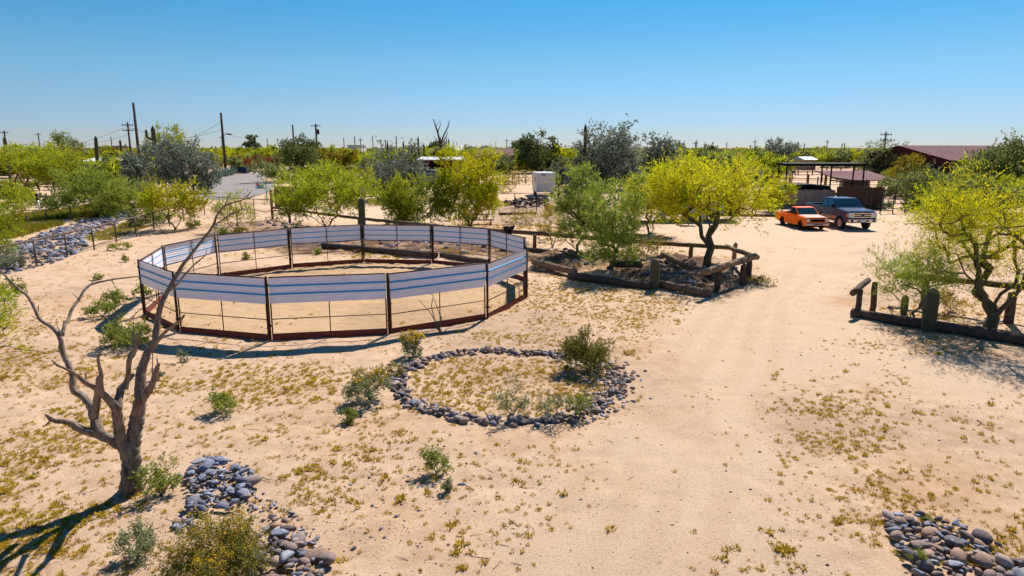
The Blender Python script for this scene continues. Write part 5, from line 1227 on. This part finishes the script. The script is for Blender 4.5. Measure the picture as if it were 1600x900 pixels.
for i, (px, base, top) in enumerate([(567.5, 286, 262), (573, 283, 262)]):
    x, y = G(px, base); o = MB().tube([(0, 0, 0), (0, 0, zat(y, top))], .10, 7).build('timber_post', M['mesquite' if 0 else 'polewood']); o.location = (x, y, 0)
    tag(o, ['left leg post under the tall bare pole in the corral', 'right leg post under the tall bare pole in the corral'][i], 'post')
o = MB().tube([(0, 0, 0), (-.2, 0, zat(95, 225))], [.10, .05], 7).build('bare_pole', M['orangewood']); o.location = (PY(570, 240, 95).x, 95, 0); tag(o, 'tall thin reddish bare pole rising from the corral', 'pole')
x, y = G(588, 284); o = lump('water_tank', 'dark rounded feed tub beside the silvery ironwood', 'tub', (x, y, .4), (.9, .7, .8), 'black', 77)

# ------------------------------------------------------------------ utility poles and cables
TOPS = {}
def pole(label, px, Y, top, r, arms=0, can=False, light=False, lean=0.0, key=None):
    p = PY(px, top, Y); H = p.z; t = thing('utility_pole', label, 'utility pole', (p.x, Y, 0))
    MB().tube([(0, 0, 0), (lean, 0, H)], [r * 1.15, r * .8], 8).build('pole', M['polewood'], t)
    for k in range(arms):
        z = H - .6 - k * 1.1; MB().box((lean, -.1, z), (2.4, .14, .16)).build('cross_arm', M['polewood'], t)
        for s in (-1, -.35, .35, 1): MB().tube([(lean + s * 1.1, -.1, z + .08), (lean + s * 1.1, -.1, z + .35)], .07, 6).build('insulator', M['wire'], t)
    if can: MB().tube([(lean + .5, 0, H - 2.6), (lean + .5, 0, H - 1.4)], .33, 10).build('transformer', M['rust'], t)
    if light: MB().tube([(0, 0, H * .62), (1.1, 0, H * .66)], .06, 5).tube([(1.0, 0, H * .65), (1.8, 0, H * .645)], .16, 6).build('lamp_arm', M['black'], t)
    if key: TOPS[key] = Vector((p.x + lean, Y, H))
    return t
pole('tallest utility pole, grey and slightly leaning, behind the blue grey ironwoods', 208, 95, 160, .20, key='a')
pole('utility pole with cross arms just left of the tallest leaning one', 199, 150, 191, .22, arms=2, key='b')
pole('tall dark utility pole with a small lamp arm left of the dumpster', 345, 150, 176, .30, light=True, key='c')
pole('plain pole above the mesquites, left of the transformer pole', 457, 175, 195, .24, key='d')
pole('pole carrying a transformer above the mesquite row', 493, 175, 193, .26, arms=1, can=True, key='e')
pole('pole with cross arms above the trees at the right, near the barn', 1385, 150, 206, .20, arms=2, key='f')
pole('pole with a crossbar at the far left edge of the skyline', 6, 200, 204, .25, arms=1, key='g')
for i, (a, b) in enumerate([(59, 207), (173, 214), (417, 216), (346, 212), (537, 215), (554, 213), (563, 216), (582, 212), (595, 217), (602, 218), (619, 212), (698, 216), (792, 217), (809, 222), (872, 219), (1087, 221), (1089, 219), (1136, 222), (1180, 219), (1197, 221), (1257, 224), (1293, 219), (1316, 224), (1320, 223), (1173, 226), (1246, 226)]):
    p = PY(a, b, 290 + (i * 37) % 90); t = thing('utility_pole', 'small distant utility pole on the skyline, one of many', 'utility pole', (p.x, p.y, 0), 0, 'distant skyline poles')
    MB().tube([(0, 0, 0), (0, 0, p.z)], .22, 5).build('pole', M['polewood'], t)
    if i % 3 == 0: MB().box((0, 0, p.z - .8), (2.4, .2, .22)).build('cross_arm', M['polewood'], t)
def cable(label, p, q, sag, r=.035):
    pts = [(p.lerp(q, i / 24) - Vector((0, 0, sag * math.sin(math.pi * i / 24)))) - p for i in range(25)]
    o = MB().tube(pts, r, 4).build('power_cable', M['wire']); o.location = p; tag(o, label, 'cable')
cable('upper cable from the left poles to the lamp arm pole', TOPS['b'] - Vector((0, 0, 1)), TOPS['c'] - Vector((0, 0, 3.5)), 2.0)
cable('cable slanting down left from the lamp arm pole', TOPS['c'] - Vector((0, 0, 1.8)), PY(298, 215, 190), .3)
cable('cable running right from the lamp arm pole', TOPS['c'] - Vector((0, 0, 4)), PY(395, 216, 170), .4)
cable('upper cable leaving the cross arm pole to the left', TOPS['b'] - Vector((0, 0, .8)), PY(-30, 228, 110), 2.0)
cable('lower cable leaving the cross arm pole to the left', TOPS['b'] - Vector((0, 0, 2.5)), PY(-30, 236, 80), 1.0)

# bare tree on the skyline
def bare_tree():
    Y = 125; x = PY(690, 225, Y).x; t = thing('bare_tree', 'tall leafless tree with a forked top on the skyline behind the shed', 'dead tree', (x, Y, 0)); O = Vector((x, Y, 0))
    for pth, r in [([(692, 250), (688, 225), (684, 207), (677, 186)], .28), ([(688, 226), (694, 210), (700, 198), (702, 188)], .18), ([(686, 215), (681, 200), (684, 190)], .12), ([(692, 222), (697, 214), (700, 206)], .14), ([(684, 207), (688, 195), (687, 187)], .10), ([(690, 228), (683, 219), (678, 213)], .12), ([(680, 195), (678, 189)], .08)]:
        P_ = [PY(a, b, Y + k * .3) - O for k, (a, b) in enumerate(pth)]; MB().tube(P_, [r * (1 - .7 * i / (len(P_) - 1)) for i in range(len(P_))], 6).build('branch', M['bark'], t)
bare_tree()
tree('dark low bushy tree around the foot of the tall leafless skyline tree', 'mesquite', 682, 254, 218, 34, 'mesquite_tree', far=True, cb=.1, ncl=30)
tree('dark rounded trees cluster top above the large clear trunked palo verde', 'mesquite', 1112, 250, 222, 34, 'mesquite_tree', far=True, cb=.1, ncl=30)
tree('dark palm like tree top on the skyline right of the lamp arm pole', 'mesquite', 396, 250, 211, 26, 'mesquite_tree', far=True, cb=.3, ncl=24)
tree('yellow gold tree beside the mesquite row, above the corral fence', 'gold', 535, 274, 232, 62, far=True, cb=.25, ncl=40, dens=1.2)
tree('green gold tree left of the yellow gold one in the mesquite row', 'gold', 505, 272, 230, 52, far=True, cb=.3, ncl=40, dens=1.2)
tree('spiky grey palm shaped tree left of the trailer top', 'grey', 818, 262, 214, 40, 'mesquite_tree', far=True, cb=.2, ncl=30)

# ------------------------------------------------------------------ belt of trees in the distance: individuals, shared meshes
def belt():
    protos = {}
    for k, kind in enumerate(['palo', 'green', 'gold', 'grey', 'mesquite']):
        for v in range(3): protos[(kind, v)] = tree_parts(5000 + k * 10 + v, 4.0, 5.2, kind, .17, .10, 3, 34, 8, dens=1.3, far=True)
    fine = {}
    for k, kind in enumerate(['green', 'gold', 'grey', 'sage', 'mesquite', 'iron']):
        for v in range(2): fine[(kind, v)] = tree_parts(5200 + k * 10 + v, 3.6, 4.6, kind, .085, .06, 4, 44, 9, dens=1.0)
    rg = random.Random(12)
    def put(px, base, H, kinds, label, group, wsc=1.0):
        x, y = G(px, base); near = base > 262.5 and kinds[0] in ('sage', 'iron'); kd = (rg.choice(kinds), rg.randrange(2 if near else 3)); tr, cr = (fine if near else protos)[kd]
        nm = {'mesquite': 'mesquite_tree', 'grey': 'mesquite_tree'}.get(kd[0], 'palo_verde_tree')
        t = thing(nm, label, 'tree', (x, y, -.05), rg.uniform(0, 6.28), group); q = H / 4.0; t.scale = (q * wsc * rg.uniform(.95, 1.4), q * wsc * rg.uniform(.95, 1.4), q)
        link('trunk', tr, t); link('crown', cr, t)
    def row(n, x0, x1, b0, b1, h0, h1, kinds, label, group, wsc=1.15):
        for i in range(n):
            f = rg.random(); put(x0 + (x1 - x0) * ((i * .618) % 1.0), b0 + (b1 - b0) * f, rg.uniform(h0, h1), kinds, label, group, wsc)
    row(44, -20, 205, 252, 278, 3.4, 5.6, ['green', 'palo', 'green', 'gold', 'grey'], 'yellow green tree in the dense thicket filling the left distance', 'trees of the left thicket')
    row(10, 95, 205, 276, 296, 2.8, 4.0, ['green', 'palo', 'grey'], 'yellow green tree in the nearer thicket left of the ironwoods', 'trees of the nearer left thicket')
    row(38, 325, 550, 249, 262, 3.6, 5.6, ['palo', 'gold', 'green', 'gold', 'green'], 'yellow green tree in the row beyond the paved road', 'trees beyond the paved road')
    row(48, 555, 775, 246, 266, 3.2, 5.2, ['green', 'green', 'grey', 'palo', 'grey'], 'green tree in the row behind the stable roof', 'trees behind the stable')
    row(44, 765, 910, 247, 272, 3.0, 5.0, ['green', 'grey', 'green', 'grey', 'palo'], 'green tree in the row behind the white box trailer', 'trees behind the box trailer')
    row(56, 975, 1215, 247, 280, 3.0, 4.8, ['grey', 'green', 'grey', 'green', 'mesquite'], 'green tree in the row behind the large palo verde', 'trees behind the large palo verde')
    row(54, 1190, 1430, 245, 263, 3.0, 4.8, ['palo', 'green', 'grey', 'green', 'grey'], 'green tree in the row beyond the corrals', 'trees beyond the corrals')
    row(12, 1520, 1660, 258, 300, 3.5, 5.0, ['grey', 'mesquite', 'green'], 'grey green tree massed right of the barn', 'trees right of the barn')
    row(9, 100, 215, 284, 304, 2.2, 3.4, ['sage', 'green', 'grey', 'gold'], 'bushy tree in the dense growth between the dirt clearing and the ironwoods', 'bushy growth left of the ironwoods')
    row(6, -10, 60, 292, 318, 1.2, 2.0, ['sage', 'green', 'grey'], 'low bushy growth around the swing frame', 'growth around the swing frame')
    row(10, 446, 560, 266, 292, 2.0, 3.6, ['sage', 'grey', 'mesquite', 'green', 'gold'], 'bushy tree along the road island behind the round headed palo verde', 'bushy trees along the road island')
    row(4, 572, 606, 268, 280, 2.6, 3.6, ['iron', 'sage', 'grey'], 'grey tree at the far end of the pale corral', 'grey trees at the corral end')
    row(8, 690, 830, 264, 276, 2.4, 3.6, ['sage', 'grey', 'green'], 'olive tree between the stable and the white box trailer', 'olive trees beside the stable')
    row(7, 872, 960, 276, 300, 2.2, 3.6, ['sage', 'iron', 'grey'], 'grey green tree right of the white box trailer', 'grey green trees right of the trailer')
    row(8, 985, 1060, 278, 318, 2.2, 3.4, ['iron', 'sage', 'grey', 'green'], 'grey green tree behind the bushy bright palo verde', 'grey green trees behind the bright palo verde')
    row(6, 1150, 1215, 272, 300, 2.4, 3.6, ['sage', 'green', 'iron'], 'grey green tree left of the shade frame posts', 'grey green trees by the shade frame')
    row(7, 1392, 1450, 276, 312, 2.2, 3.4, ['sage', 'grey', 'gold', 'green'], 'olive tree massed between the corral rails and the barn', 'olive trees before the barn')
    row(6, 1480, 1600, 318, 345, 2.2, 3.2, ['sage', 'grey', 'green'], 'olive bushy tree behind the right edge palo verde', 'olive trees at the right edge')
    row(150, -40, 1640, 240, 249, 3.0, 5.4, ['green', 'grey', 'palo', 'gold', 'mesquite'], 'small far tree in the flat desert near the horizon', 'far desert trees', 1.4)
belt()
def woodland():
    rs = np.random.RandomState(8); n = 9500; Y = 270 + 2600 * rs.rand(n) ** 2.1; X = (rs.rand(n) * 2 - 1) * Y * .85
    H = rs.uniform(2.2, 4.6, n); nl = 10; i = np.repeat(np.arange(n), nl); N = n * nl
    s = H[i] * rs.uniform(.18, .5, N); a = rs.rand(N) * 6.28; r = H[i] * 1.1 * np.sqrt(rs.rand(N)); z = H[i] * rs.uniform(.1, .85, N)
    c = np.stack([X[i] + np.cos(a) * r, Y[i] + np.sin(a) * r, z], 1); u = rs.randn(N, 3); u /= np.linalg.norm(u, axis=1)[:, None]; v = np.cross(u, rs.randn(N, 3)); v /= np.linalg.norm(v, axis=1)[:, None]
    V = np.stack([c + u * s[:, None], c - u * s[:, None] * .5 + v * s[:, None] * .8, c - u * s[:, None] * .5 - v * s[:, None] * .8], 1).reshape(-1, 3)
    o = link('distant_woodland', npmesh('distant_woodland', V, np.arange(N * 3).reshape(-1, 3), M['palo_grey'])); o['kind'] = 'stuff'
woodland()
